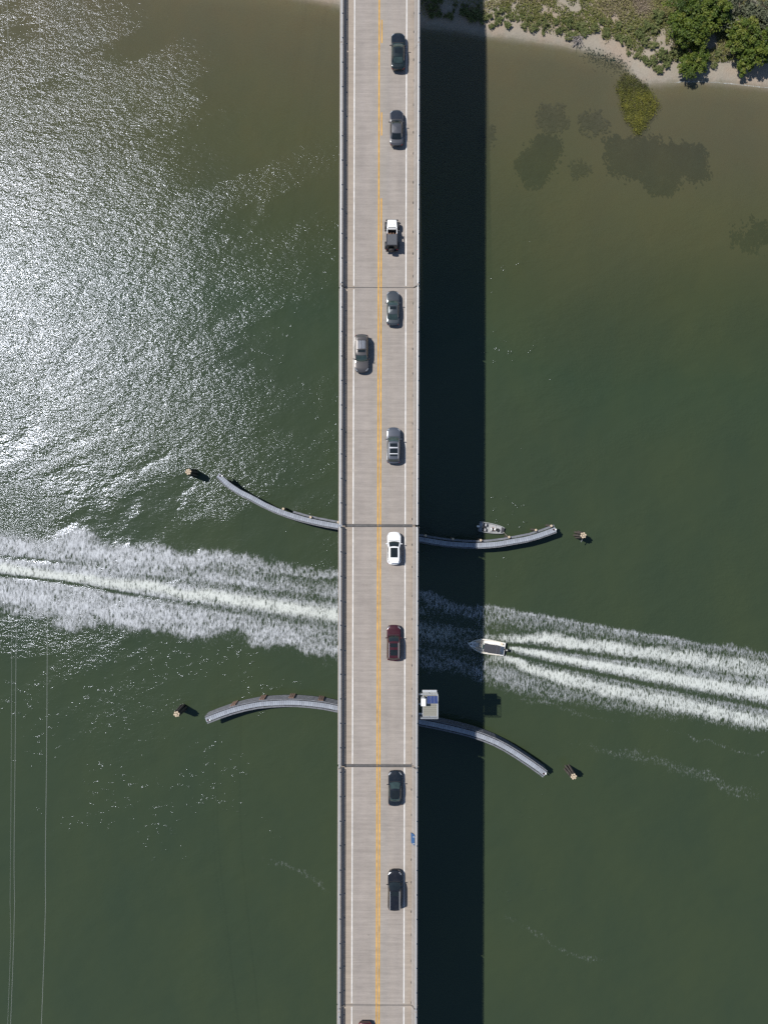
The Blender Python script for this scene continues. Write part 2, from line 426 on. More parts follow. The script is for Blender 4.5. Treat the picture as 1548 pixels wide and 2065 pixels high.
# each row: x, centre y, half width up, half width down, density   (image pixels, 12.5 to the metre)
WAKE_LEFT = [
    band([(-300, 1110, 60, 60, .84), (0, 1150, 78, 92, .88), (100, 1160, 78, 96, .88), (200, 1170, 80, 96, .88), (300, 1180, 80, 98, .87), (400, 1195, 84, 96, .86), (500, 1210, 80, 90, .82), (600, 1222, 78, 94, .78), (684, 1235, 82, 98, .74), (760, 1250, 80, 94, .64), (847, 1272, 78, 82, .55), (920, 1288, 66, 74, .46), (985, 1300, 60, 74, .42)]),
    band([(-300, 1062, 30, 34, .95), (-60, 1088, 24, 22, 1.0), (0, 1098, 34, 26, .96), (60, 1102, 34, 24, .94), (100, 1108, 28, 26, .96), (150, 1110, 44, 26, .96), (200, 1118, 36, 26, .98), (290, 1126, 26, 26, .98),
          (380, 1132, 24, 22, .92), (440, 1135, 24, 18, .88), (500, 1140, 18, 14, .80), (560, 1144, 18, 12, .70), (620, 1150, 12, 10, .60), (684, 1156, 12, 10, .56), (790, 1178, 10, 10, .5)]),
    band([(400, 1150, 3, 5, .7), (560, 1152, 3, 5, .85), (684, 1155, 3, 6, .8), (760, 1170, 5, 8, .66), (847, 1195, 10, 24, .64), (910, 1215, 9, 22, .6), (970, 1234, 9, 18, .6)]),
    band([(-300, 1098, 9, 9, .95), (0, 1147, 11, 12, 1.05), (60, 1152, 11, 12, 1.05), (120, 1160, 11, 12, 1.0), (200, 1171, 11, 13, 1.0), (300, 1184, 12, 14, 1.0), (400, 1200, 14, 14, 1.05), (500, 1215, 15, 16, 1.05), (600, 1228, 16, 18, 1.02), (684, 1238, 18, 22, 1.0), (760, 1253, 20, 22, .85), (847, 1273, 22, 20, .66), (920, 1284, 22, 16, .5), (985, 1288, 16, 12, .2)]),
    band([(-300, 1130, 10, 44, .95), (0, 1196, 24, 34, .96), (60, 1204, 24, 36, .92), (110, 1210, 24, 34, .90), (160, 1218, 26, 48, .92), (230, 1230, 24, 30, .98), (300, 1242, 24, 34, .98), (380, 1252, 22, 40, .92), (430, 1258, 22, 36, .9), (480, 1264, 22, 18, .86), (520, 1274, 22, 34, .84), (580, 1282, 22, 30, .80), (640, 1294, 22, 28, .76), (684, 1302, 24, 32, .74),
          (760, 1318, 22, 30, .66), (847, 1336, 22, 24, .6), (910, 1346, 22, 20, .56), (970, 1362, 22, 22, .54)]),
    band([(-30, 1092, 1, 1, 0), (1.5, 1092, 15.4, 15.4, 0.86), (40, 1092, 22, 22, 0.86), (78.5, 1092, 15.4, 15.4, 0.774), (110, 1092, 1, 1, 0)]),
    band([(100, 1090, 1, 1, 0), (127, 1090, 18.2, 18.2, 0.86), (160, 1090, 26, 26, 0.86), (193, 1090, 18.2, 18.2, 0.774), (220, 1090, 1, 1, 0)]),
    band([(240, 1110, 1, 1, 0), (267, 1110, 11.2, 11.2, 0.8), (300, 1110, 16, 16, 0.8), (333, 1110, 11.2, 11.2, 0.72), (360, 1110, 1, 1, 0)]),
    band([(370, 1122, 1, 1, 0), (397, 1122, 9.8, 9.8, 0.75), (430, 1122, 14, 14, 0.75), (463, 1122, 9.8, 9.8, 0.675), (490, 1122, 1, 1, 0)]),
    band([(505, 1140, 1, 1, 0), (527.5, 1140, 9.8, 9.8, 0.66), (555, 1140, 14, 14, 0.66), (582.5, 1140, 9.8, 9.8, 0.594), (605, 1140, 1, 1, 0)]),
    band([(-10, 1232, 1, 1, 0), (21.5, 1232, 14, 14, 0.72), (60, 1232, 20, 20, 0.72), (98.5, 1232, 14, 14, 0.648), (130, 1232, 1, 1, 0)]),
    band([(90, 1256, 1, 1, 0), (121.5, 1256, 18.2, 18.2, 0.8), (160, 1256, 26, 26, 0.8), (198.5, 1256, 18.2, 18.2, 0.72), (230, 1256, 1, 1, 0)]),
    band([(250, 1262, 1, 1, 0), (277, 1262, 14, 14, 0.84), (310, 1262, 20, 20, 0.84), (343, 1262, 14, 14, 0.756), (370, 1262, 1, 1, 0)]),
    band([(320, 1278, 1, 1, 0), (356, 1278, 14, 14, 0.84), (400, 1278, 20, 20, 0.84), (444, 1278, 14, 14, 0.756), (480, 1278, 1, 1, 0)]),
    band([(485, 1296, 1, 1, 0), (512, 1296, 14, 14, 0.8), (545, 1296, 20, 20, 0.8), (578, 1296, 14, 14, 0.72), (605, 1296, 1, 1, 0)]),
    band([(580, 1310, 1, 1, 0), (607, 1310, 14, 14, 0.72), (640, 1310, 20, 20, 0.72), (673, 1310, 14, 14, 0.648), (700, 1310, 1, 1, 0)]),
    band([(-300, 1085, 3, 3, -.9), (0, 1122, 4, 4, -.92), (60, 1128, 4, 4, -.88), (110, 1133, 4, 4, -.6), (180, 1138, 4, 4, -.2), (240, 1142, 4, 4, -.0)]),
    band([(-300, 1112, 3, 3, -.9), (0, 1160, 4, 4, -.92), (60, 1166, 4, 4, -.92), (120, 1173, 4, 4, -.92), (180, 1183, 4, 4, -.92), (240, 1194, 4, 4, -.9), (320, 1208, 5, 5, -.5), (420, 1224, 7, 7, -.45), (520, 1238, 8, 8, -.40), (684, 1264, 9, 9, -.35), (847, 1300, 9, 9, -.4), (970, 1318, 9, 9, -.5)]),
    band([(200, 1158, 3, 6, -.0), (300, 1163, 5, 8, -.35), (400, 1174, 6, 10, -.4), (560, 1196, 8, 10, -.4), (684, 1212, 9, 9, -.45), (847, 1244, 8, 8, -.6), (970, 1264, 8, 8, -.7)]),
]
WAKE_RIGHT = [
    band([(1024, 1308, 12, 14, .35), (1060, 1316, 26, 24, .55), (1142, 1333, 44, 44, .62), (1250, 1352, 58, 58, .66), (1400, 1378, 68, 70, .66), (1548, 1404, 76, 76, .66), (1900, 1468, 84, 90, .6)]),
    band([(955, 1226, 10, 38, .50), (1000, 1229, 9, 46, .58), (1050, 1236, 8, 44, .58), (1090, 1242, 8, 38, .58), (1160, 1258, 8, 34, .56), (1250, 1271, 7, 28, .54), (1320, 1283, 7, 22, .55), (1400, 1298, 7, 22, .54), (1480, 1308, 9, 20, .50), (1548, 1326, 9, 22, .50), (1900, 1390, 10, 20, .4)]),
    band([(955, 1222, 4, 5, .6), (1000, 1226, 4, 6, .78), (1090, 1241, 3, 6, .74), (1160, 1256, 3, 6, .72), (1320, 1281, 3, 6, .70), (1400, 1296, 3, 6, .68), (1548, 1322, 4, 7, .62), (1900, 1390, 4, 6, .5)]),
    band([(975, 1286, 8, 12, .55), (1021, 1289, 13, 8, .8), (1050, 1289, 15, 9, 1.0), (1106, 1290, 17, 14, 1.02), (1160, 1297, 17, 16, 1.0), (1212, 1302, 17, 19, .98), (1319, 1317, 19, 24, .92), (1425, 1331, 20, 28, .88), (1548, 1349, 22, 30, .85), (1900, 1400, 26, 26, .8)]),
    band([(1026, 1306, 5, 5, 1.0), (1050, 1311, 8, 8, 1.05), (1100, 1320, 9, 11, 1.08), (1142, 1329, 10, 12, 1.1), (1212, 1342, 12, 14, 1.1), (1283, 1354, 14, 16, 1.08), (1389, 1374, 17, 18, 1.05), (1470, 1388, 19, 19, 1.02), (1548, 1400, 20, 20, 1.0), (1900, 1462, 22, 22, .9)]),
    band([(985, 1322, 7, 22, .6), (1021, 1327, 8, 18, .8), (1045, 1336, 10, 16, .98), (1071, 1346, 11, 18, .98), (1142, 1367, 14, 24, .94), (1248, 1393, 16, 27, .92), (1354, 1414, 17, 29, .92), (1460, 1436, 16, 27, .92), (1548, 1456, 14, 22, .92), (1900, 1540, 14, 22, .8)]),
    band([(958, 1352, 24, 28, .52), (985, 1352, 24, 36, .56), (1030, 1362, 22, 38, .62), (1080, 1378, 18, 32, .58), (1142, 1396, 14, 24, .54), (1220, 1412, 12, 20, .46), (1300, 1428, 8, 20, .40), (1400, 1446, 8, 12, .2)]),
    band([(1100, 1345, 8, 10, .36), (1250, 1382, 18, 14, .56), (1350, 1402, 20, 12, .6), (1450, 1422, 22, 12, .6), (1548, 1440, 26, 12, .6), (1900, 1510, 26, 12, .5)]),
    band([(1100, 1308, 6, 8, .40), (1250, 1330, 10, 12, .52), (1400, 1353, 12, 14, .56), (1548, 1378, 14, 14, .6), (1900, 1430, 14, 14, .5)]),
    band([(1024, 1317, 3, 3, -.9), (1060, 1326, 3, 4, -.92), (1142, 1345, 4, 5, -.92), (1212, 1360, 5, 5, -.88), (1283, 1375, 6, 6, -.8), (1389, 1396, 7, 6, -.75), (1548, 1426, 7, 7, -.7), (1900, 1490, 8, 8, -.6)]),
    band([(1024, 1299, 3, 3, -.8), (1060, 1302, 3, 4, -.9), (1142, 1312, 4, 4, -.8), (1212, 1322, 5, 5, -.6), (1319, 1337, 5, 5, -.4), (1400, 1350, 5, 5, -.2), (1548, 1372, 5, 5, -.1)]),
]
WISPS = [
    band([(1010, 1402, 5, 5, 0.00), (1100, 1424, 6, 7, 0.34), (1200, 1440, 4, 4, 0.15), (1300, 1456, 2, 3, 0.08)]),
    band([(1130, 1500, 8, 8, 0.00), (1240, 1515, 10, 10, 0.23), (1330, 1540, 12, 12, 0.24), (1450, 1580, 14, 14, 0.26), (1530, 1602, 14, 14, 0.15)]),
    band([(1320, 1468, 2, 2, 0.00), (1400, 1488, 2, 3, 0.34), (1480, 1506, 2, 3, 0.34), (1548, 1524, 2, 3, 0.23)]),
    band([(520, 1728, 4, 4, 0.00), (560, 1734, 7, 7, 0.21), (600, 1748, 8, 8, 0.28), (650, 1782, 7, 7, 0.23), (670, 1800, 5, 5, 0.00)]),
    band([(1000, 1830, 5, 5, 0.00), (1060, 1862, 7, 7, 0.21), (1130, 1915, 6, 6, 0.18), (1190, 1938, 6, 6, 0.21), (1230, 1930, 5, 5, 0.00)]),
]
def foam_density(bands, PX, PY, warp=1.0):
    w1 = (fbm(PX / 42, PY / 30, 51, 3) - 0.5) + (vnoise(PX / 62, PY / 90, 57) - 0.5) * 1.0 * (warp > 0.9)
    w2 = fbm(PX / 11, PY / 14, 55, 3) - 0.5
    yy = PY + (w1 * 16 + w2 * 14) * warp
    d = np.zeros(PX.shape)
    for bx, bc, hu, hl, dn in bands:
        c = np.interp(PX, bx, bc); u = np.interp(PX, bx, hu); l = np.interp(PX, bx, hl); q = np.interp(PX, bx, dn, left=0, right=0)
        y_ = PY if dn[1] < 0 else (PY + (yy - PY) * 0.35 if dn[1] > 1.0 else yy)
        s = np.where(y_ < c, (c - y_) / np.maximum(u, .1), (y_ - c) / np.maximum(l, .1))
        f = 1 - sstep(0.25, 1.32, s)
        d = np.where(q >= 0, np.maximum(d, q * f), d * (1 + q * f))      # negative rows are smooth troughs
    return d * (0.82 + 0.36 * fbm(PX / 24, PY / 17, 58, 3))

def wave_z(X, Y):
    """low swell plus the troughs and crests of the two wakes"""
    PX = PCX + X * FPX / CAM_H; PY = PCY - Y * FPX / CAM_H
    z = (fbm(X * 0.28 + Y * 0.12, Y * 0.45 - X * 0.2, 61, 3) - 0.5) * 0.10
    z = z * sstep(0.5, 30, shore_dist(X, Y))
    for bands, amp in ((WAKE_LEFT, 0.16), (WAKE_RIGHT, 0.18)):
        z = z + amp * foam_density(bands, PX, PY, 1.0 if bands is WAKE_LEFT else 0.55) * (0.4 + 0.9 * fbm(PX / 26, PY / 30, 71, 2))
    return z

# ------------------------------------------------------------------ water
def water_material():
    m, nt, b = new_mat('estuary_water')
    at = N(nt, 'ShaderNodeAttribute', attribute_name='shore')
    amp = N(nt, 'ShaderNodeAttribute', attribute_name='chop')
    n0 = noise_node(nt, 0.035, 3, 0.55, seed=5)
    d = math_n(nt, 'ADD', at.outputs['Fac'], math_n(nt, 'MULTIPLY', math_n(nt, 'SUBTRACT', n0.outputs[0], 0.5), 16.0))
    mr = N(nt, 'ShaderNodeMapRange'); mr.inputs[1].default_value = 0; mr.inputs[2].default_value = 60
    nt.links.new(d, mr.inputs[0])
    mr2 = N(nt, 'ShaderNodeMapRange'); mr2.inputs[1].default_value = 0; mr2.inputs[2].default_value = 60
    nt.links.new(at.outputs['Fac'], mr2.inputs[0])
    col = ramp(nt, mr.outputs[0], [(0.0, (0.094, 0.084, 0.052)), (0.12, (0.078, 0.075, 0.046)), (0.35, (0.064, 0.070, 0.034)), (0.60, (0.046, 0.0585, 0.0275)), (0.80, (0.0345, 0.0515, 0.0262)), (1.0, (0.0355, 0.0505, 0.0265))]).outputs[0]
    n1 = noise_node(nt, 0.07, 6, 0.62, (1, 0.55, 1), 0.5, seed=12)
    col = mix_rgb(nt, 1.0, col, ramp(nt, n1.outputs[0], [(0.3, (0.89, 0.93, 0.98)), (0.7, (1.13, 1.08, 0.99))]).outputs[0], 'MULTIPLY')
    nt.links.new(col, b.inputs['Base Color'])
    b.inputs['Roughness'].default_value = 0.145
    b.inputs['Specular IOR Level'].default_value = 0.62
    b.inputs['Specular Tint'].default_value = (0.80, 0.85, 1.0, 1)  # cool cast of the sun glints put into the reflection colour
    b.inputs['IOR'].default_value = 1.333
    # chop: ripples in several sizes, heights in metres
    r1 = noise_node(nt, 0.85, 3, 0.55, (0.8, 1.5, 1), 0.45, seed=1)
    r2 = noise_node(nt, 2.3, 3, 0.6, (0.8, 1.35, 1), 0.30, seed=2)
    r3 = noise_node(nt, 5.5, 2, 0.6, (0.8, 1.25, 1), 0.15, seed=3)
    h = math_n(nt, 'MULTIPLY', r1.outputs[0], 0.115)
    h = math_n(nt, 'MULTIPLY_ADD', r2.outputs[0], 0.060, h)
    h = math_n(nt, 'MULTIPLY_ADD', r3.outputs[0], 0.028, h)
    h = math_n(nt, 'MULTIPLY', h, amp.outputs['Fac'])
    r4 = noise_node(nt, 4.5, 2, 0.6, (0.8, 1.3, 1), 0.4, seed=17)           # rare steep wavelets
    sel = noise_node(nt, 0.9, 3, 0.65, (0.8, 1.3, 1), 0.4, seed=23)
    steep = ramp(nt, sel.outputs[0], [(0.60, 0.0), (0.74, 1.0)]).outputs[0]
    spk = N(nt, 'ShaderNodeAttribute', attribute_name='spark')
    steep = math_n(nt, 'MULTIPLY', steep, spk.outputs['Fac'])
    h = math_n(nt, 'ADD', h, math_n(nt, 'MULTIPLY', math_n(nt, 'MULTIPLY', r4.outputs[0], steep), 0.16))
    bp = N(nt, 'ShaderNodeBump'); bp.inputs['Strength'].default_value = 1.0; bp.inputs['Distance'].default_value = 1.0
    nt.links.new(h, bp.inputs['Height']); nt.links.new(bp.outputs[0], b.inputs['Normal'])
    # the shallows let the bed show through
    tr = N(nt, 'ShaderNodeBsdfTransparent'); mx = N(nt, 'ShaderNodeMixShader')
    op = ramp(nt, mr2.outputs[0], [(0.0, 0.10), (0.012, 0.36), (0.05, 0.54), (0.15, 0.60), (0.40, 0.68), (0.62, 0.86), (0.85, 1.0)]).outputs[0]
    nt.links.new(op, mx.inputs[0]); nt.links.new(tr.outputs[0], mx.inputs[1]); nt.links.new(b.outputs[0], mx.inputs[2])
    nt.links.new(mx.outputs[0], nt.nodes['Material Output'].inputs[0])
    return m
xs = axis(-72, 72, 0.4, 2500); ys = axis(-92, 92, 0.4, 2500)
X, Y, F = grid(xs, ys)
D = shore_dist(X, Y)
V = np.stack([X, Y, wave_z(X, Y)], -1).reshape(-1, 3)
me = np_mesh('water', V, F, water_material())
pattr(me, 'shore', D.ravel())
PX = PCX + X * FPX / CAM_H; PY = PCY - Y * FPX / CAM_H
lee = sstep(4, 26, D + 10 * (fbm(X * 0.06, Y * 0.06, 81, 3) - 0.5) + np.clip(-X - 14, 0, 60) * 0.55)
streaks = sstep(0.36, 0.60, fbm((X + 0.5 * Y) * 0.05, (Y - 0.45 * X) * 0.16, 85, 4))
gust = fbm(X * 0.035, Y * 0.035, 88, 3)
chop = lee * (0.45 + 0.75 * streaks) * (0.7 + 0.6 * gust)
core = np.exp(-(((PX - 90) / 380) ** 2 + ((PY - 560) / 330) ** 2) ** 2)      # a steady breeze fills this stretch
chop = chop * (1 - core) + core * (0.80 + 0.35 * fbm(X * 0.12, Y * 0.25, 87, 3))
chop = chop * (1 - 0.45 * sstep(-20, -60, Y))
chop = chop * (1 - 0.28 * sstep(360, 600, PX)) * (1 - 0.35 * sstep(1230, 1420, PY))
pattr(me, 'chop', chop.ravel())
spark = np.clip(1.1 * np.exp(-((PX - 1010) / 110) ** 2) * sstep(380, 560, PY) * (1 - sstep(1050, 1300, PY)) + .9 * sstep(720, 500, PX) * sstep(1250, 1330, PY) * (1 - sstep(1560, 1900, PY)) + .8 * np.exp(-((PX - 1080) / 140) ** 2 - ((PY - 1720) / 190) ** 2)
                + .9 * np.exp(-((PX - 560) / 170) ** 2 - ((PY - 900) / 330) ** 2), 0, 1) * sstep(.40, .66, fbm(X * .11, Y * .16, 99, 3)) * sstep(5, 25, D)
pattr(me, 'spark', spark.ravel())
tag(put('water', me), 'murky green estuary water with sun glitter', kind='structure')

# ------------------------------------------------------------------ foam of the wakes
def foam_material(name, tint, bright):
    m, nt, b = new_mat(name)
    at = N(nt, 'ShaderNodeAttribute', attribute_name='foam')
    lace = noise_node(nt, 1.3, 6, 0.68, (1.9, 0.8, 1), -0.30, seed=3)
    tuft = noise_node(nt, 5.2, 6, 0.78, (1.25, 0.8, 1), -0.2, seed=6)
    vor = N(nt, 'ShaderNodeTexVoronoi', feature='DISTANCE_TO_EDGE'); vor.inputs['Scale'].default_value = 1.6
    tc = N(nt, 'ShaderNodeTexCoord'); mp = N(nt, 'ShaderNodeMapping'); mp.inputs['Scale'].default_value = (1.35, 0.6, 1); mp.inputs['Rotation'].default_value = (0, 0, -0.3)
    wob = noise_node(nt, 1.4, 3, 0.6, seed=21)
    add = N(nt, 'ShaderNodeVectorMath', operation='MULTIPLY_ADD'); add.inputs[1].default_value = (0.9, 0.9, 0)
    nt.links.new(wob.outputs['Color'], add.inputs[0]); nt.links.new(tc.outputs['Object'], add.inputs[2])
    nt.links.new(add.outputs[0], mp.inputs[0]); nt.links.new(mp.outputs[0], vor.inputs['Vector'])
    web = ramp(nt, vor.outputs[0], [(0.0, 1.0), (0.10, 0.55), (0.34, 0.0)]).outputs[0]
    fil = noise_node(nt, 1.25, 4, 0.62, (2.3, 0.75, 1), -0.28, seed=31)          # thin threads of foam
    fl = math_n(nt, 'ABSOLUTE', math_n(nt, 'SUBTRACT', fil.outputs[0], 0.5))
    fl = math_n(nt, 'SUBTRACT', 1.0, math_n(nt, 'MULTIPLY', fl, 6.0), clamp=True)
    v = math_n(nt, 'MULTIPLY', fl, 0.30)
    v = math_n(nt, 'MULTIPLY_ADD', lace.outputs[0], 0.38, v)
    v = math_n(nt, 'MULTIPLY_ADD', tuft.outputs[0], 0.46, v)
    v = math_n(nt, 'MULTIPLY_ADD', web, 0.10, v)            # mostly 0.35 .. 0.9
    th = math_n(nt, 'MULTIPLY_ADD', at.outputs['Fac'], -0.45, 0.98)
    a = math_n(nt, 'SUBTRACT', v, th)
    a = math_n(nt, 'MULTIPLY', a, 3.0)
    a = math_n(nt, 'ADD', a, 0.5, clamp=True)
    a = math_n(nt, 'MULTIPLY', a, math_n(nt, 'MULTIPLY_ADD', at.outputs['Fac'], 0.34, 0.50, clamp=True))
    a = math_n(nt, 'MULTIPLY', a, math_n(nt, 'MULTIPLY', at.outputs['Fac'], 12.0, clamp=True), clamp=True)
    co = N(nt, 'ShaderNodeAttribute', attribute_name='core')
    body = mix_rgb(nt, ramp(nt, lace.outputs[0], [(0.35, 0.0), (0.68, 1.0)]).outputs[0], tuple(c * 0.72 for c in tint), tuple(c * 1.28 for c in tint))
    nt.links.new(mix_rgb(nt, co.outputs['Fac'], body, bright), b.inputs['Base Color'])
    b.inputs['Roughness'].default_value = 0.6
    bp = N(nt, 'ShaderNodeBump'); bp.inputs['Distance'].default_value = 0.07
    nt.links.new(v, bp.inputs['Height']); nt.links.new(bp.outputs[0], b.inputs['Normal'])
    tr = N(nt, 'ShaderNodeBsdfTransparent'); mx = N(nt, 'ShaderNodeMixShader')
    nt.links.new(a, mx.inputs[0]); nt.links.new(tr.outputs[0], mx.inputs[1]); nt.links.new(b.outputs[0], mx.inputs[2])
    nt.links.new(mx.outputs[0], nt.nodes['Material Output'].inputs[0])
    return m
M['foam'] = foam_material('wake_foam', (0.475, 0.492, 0.505), (0.60, 0.625, 0.575))
def foam_sheet(name, bands, x0, x1, y0, y1, label, lift, warp=1.0, cell=0.25, cores=()):
    a = site(x0, y1); c = site(x1, y0)
    X, Y, F = grid(np.arange(a.x, c.x, cell), np.arange(a.y, c.y, cell))
    PX = PCX + X * FPX / CAM_H; PY = PCY - Y * FPX / CAM_H
    d = foam_density(bands, PX, PY, warp)
    V = np.stack([X, Y, wave_z(X, Y) + lift], -1).reshape(-1, 3)
    dd = d.ravel()
    keep = (dd[F].max(1) > 0.02)
    F = F[keep]
    used = np.unique(F)
    idx = np.full(len(V), -1); idx[used] = np.arange(len(used))
    me = np_mesh(name, V[used], idx[F], M['foam'])
    pattr(me, 'foam', dd[used])
    cr_ = np.zeros(len(dd))
    for cb in cores: cr_ = np.maximum(cr_, foam_density([bands[cb]], PX, PY, warp).ravel())
    pattr(me, 'core', np.clip(cr_, 0, 1)[used])
    tag(put(name, me), label, kind='stuff')
foam_sheet('wake_foam', WAKE_LEFT, -290, 985, 1030, 1400, 'broad churned white wake spreading under the bridge to the frame edge', 0.07, cores=(3,))
foam_sheet('wake_foam', WAKE_RIGHT, 950, 1890, 1195, 1580, 'white three-banded wake streaming behind the speeding motorboat', 0.075, 0.55, cores=(3, 4, 5))
foam_sheet('foam_wisps', WISPS, 500, 1570, 1380, 1960, 'thin fading wisps of old foam on calm green water', 0.05)

SURF = [band([(1340, 168, 1.0, 1.4, .0), (1372, 165.2, 1.2, 1.6, .8), (1411, 164.4, 0.7, 1.0, .85), (1450, 166.8, 0.8, 1.0, .8), (1500, 172, 0.7, 1.0, .8), (1548, 177, 0.7, 1.0, .8), (1640, 184, .7, 1.0, .8)])]
foam_sheet('surf_line', SURF, 1335, 1640, 158, 190, 'thin white line of surf along the beach below the trees', 0.04, 0.12, 0.08, cores=(0,))

# ------------------------------------------------------------------ the road bridge
DECK_Z = 19.5
BR_ROT = -0.0029
BR_C = site(763.6, 1032.5, DECK_Z); BR_C.z = 0
bridge = thing('road_bridge', 'long concrete two-lane road bridge crossing the water from top to bottom', 'bridge', BR_C, BR_ROT)
def bridge_pt(u, v, z=DECK_Z):
    c, s_ = math.cos(BR_ROT), math.sin(BR_ROT)
    return Vector((BR_C.x + u * c - v * s_, BR_C.y + u * s_ + v * c, z))
JOINTS = [126.0, 94.0, 62.0, 30.05, -1.83, -33.96, -66.0, -98.0, -130.0]
WIDE = {-1.83, -33.96}
for k in range(len(JOINTS) - 1):
    v1, v0 = JOINTS[k] - (0.0005 if k < 3 else 0.02), JOINTS[k + 1] + (0.0005 if k < 2 else 0.02)
    MB().box(-4.9, 4.9, v0, v1, DECK_Z - 0.24, DECK_Z).build('deck_slab', M['deck'], bridge)
    for s_ in (-1, 1):
        prof = [(4.52, 0.0), (4.53, 0.075), (4.72, 0.32), (4.90, 0.81), (5.24, 0.83), (5.25, 0.0), (5.40, -0.02), (5.41, -0.30), (4.9, -0.30), (4.9, -0.004)]
        gap = (0.008 if k < 2 else 0.03) + (0.1 if JOINTS[k] in WIDE or JOINTS[k + 1] in WIDE else 0)
        secs = [[(s_ * a, v, DECK_Z + b_) for a, b_ in prof] for v in (v0 + gap, v1 - gap)]
        MB().loft(secs, closed=True, caps=True).build('parapet', M['concrete'], bridge)
        MB().tube([(s_ * 5.08, v0 + 0.1, DECK_Z + 1.30), (s_ * 5.08, v1 - 0.1, DECK_Z + 1.30)], 0.062, 8).build('handrail', M['steel'], bridge, True)
    for u in (-3.9, -1.3, 1.3, 3.9):
        g = [(u - .35, -1.9), (u + .35, -1.9), (u + .35, -1.65), (u + .1, -1.45), (u + .1, -.55), (u + .5, -.4), (u + .5, -.244), (u - .5, -.244), (u - .5, -.4), (u - .1, -.55), (u - .1, -1.45), (u - .35, -1.65)]
        MB().loft([[(a, v, DECK_Z + b_) for a, b_ in g] for v in (v0 + .05, v1 - .05)], closed=True, caps=True).build('girder', M['concrete'], bridge)
post_me = MB().box(-0.05, 0.05, -0.06, 0.06, 0.8, 1.27).mesh('rail_post', M['steel'])
slot_me = MB().box(-0.05, 0.05, -0.14, 0.14, 0.002, 0.06).mesh('drain_scupper', M['scupper'])
v = -93.0
while v < 93:
    for s_ in (-1, 1):
        put('rail_post', post_me, bridge, (s_ * 5.08, v, DECK_Z))
        if s_ > 0: put('drain_scupper', slot_me, bridge, (s_ * (4.49 + random.uniform(-.03, .03)), v + 0.9 + random.uniform(-.5, .5), DECK_Z))
    v += 3.25
# joints: dark seal, with a wider double seal at the channel piers
for j in JOINTS[3:7]:
    w = 0.20 if j in WIDE else 0.045
    MB().box(-4.5, 4.5, j - w, j + w, DECK_Z + 0.002, DECK_Z + 0.006).build('joint_header', M['joint_edge'] if j in WIDE else M['joint'], bridge)
    if j in WIDE:
        for o in (-0.12, 0.10):
            MB().box(-4.5, 4.5, j + o - 0.055, j + o + 0.055, DECK_Z + 0.006, DECK_Z + 0.012).build('joint_seal', M['joint'], bridge)
    nz = 2
# painted lines, worn in pieces
def strip(u, v0, v1, w, mat, name):
    MB().box(u - w / 2, u + w / 2, v0, v1, DECK_Z + 0.004, DECK_Z + 0.009).build(name, mat, bridge)
for k in range(len(JOINTS) - 1):
    e1 = 0.02 if k in (0, 1, 2) else 0.24; e0 = 0.02 if k in (0, 1) else 0.24
    v1, v0 = JOINTS[k] - e1, JOINTS[k + 1] + e0
    strip(-3.43, v0, v1, 0.135, M['white_line'], 'edge_line')
    strip(3.53, v0, v1, 0.135, M['white_line'], 'edge_line')
    strip(-0.13, JOINTS[k + 1] + .012, JOINTS[k] - .012, 0.175, M['yellow'], 'centre_line')
PASS = 42.0                                   # broken line on one side beyond this point
for k in range(len(JOINTS) - 1):
    v1, v0 = min(JOINTS[k] - 0.04, PASS), JOINTS[k + 1] + 0.04
    if v1 > v0: strip(0.22, v0, v1, 0.175, M['yellow'], 'centre_line')
for c in (50.6, 62.8, 75.0):
    if c != 62.8: strip(0.22, c - 0.2, c + 2.9, 0.15, M['yellow'], 'centre_dash')
strip(0.22, 62.78, 65.9, 0.15, M['yellow'], 'centre_dash')
# piers
for j in JOINTS[1:-1]:
    gz = -4.0 if j < 60 else -1.0
    MB().box(-5.0, 5.0, j - 0.75, j + 0.75, DECK_Z - 3.2, DECK_Z - 1.92).build('pier_cap', M['concrete'], bridge)
    for u in (-3.2, 3.2):
        MB().lathe([(0.72, gz), (0.72, DECK_Z - 3.22)], (u, j, 0), 20).build('pier_column', M['concrete'], bridge, True)
    MB().bevbox(-4.6, 4.6, j - 1.3, j + 1.3, gz, 1.6, 0.15).build('pile_cap', M['concrete'], bridge)

# ------------------------------------------------------------------ service platform hung on the bridge
pf = site(863.5, 1421, DECK_Z)
plat = thing('service_platform', 'railed service platform with solar panels hung on the side of the bridge', 'platform', (pf.x, pf.y, 0), BR_ROT)
Z = DECK_Z - 0.1
x0, x1, y0, y1 = -0.72, 1.16, -1.55, 1.55
nb = 11
for i in range(nb):
    a = y0 + (y1 - y0) * i / nb
    MB().box(x0, x1, a + 0.01, a + (y1 - y0) / nb - 0.01, Z - 0.05, Z + random.uniform(0, .006)).build('grating_plank', M['grating'], plat)
fr = MB()
fr.box(x0 - 0.07, x0, y0 - .07, y1 + .07, Z - 0.16, Z + 0.03).box(x1, x1 + 0.07, y0 - .07, y1 + .07, Z - 0.16, Z + 0.03)
fr.box(x0, x1, y0 - .07, y0, Z - 0.16, Z + 0.03).box(x0, x1, y1, y1 + .07, Z - 0.16, Z + 0.03)
fr.build('floor_frame', M['steel'], plat)
for yy in (-1.3, 0, 1.3):
    MB().box(-2.2, x1, yy - 0.09, yy + 0.09, Z - 0.42, Z - 0.17).build('support_beam', M['steel'], plat)
corner = [(x0 - .35, y0 - .04), (x1 + .04, y0 - .04), (x1 + .04, y1 + .04), (x0 - .35, y1 + .04)]
for hgt, r in ((0.5, 0.035), (1.05, 0.045)):
    for a, b_ in zip(corner[:-1], corner[1:]):
        MB().tube([(a[0], a[1], Z + hgt), (b_[0], b_[1], Z + hgt)], r, 6).build('guard_rail', M['steel'], plat)
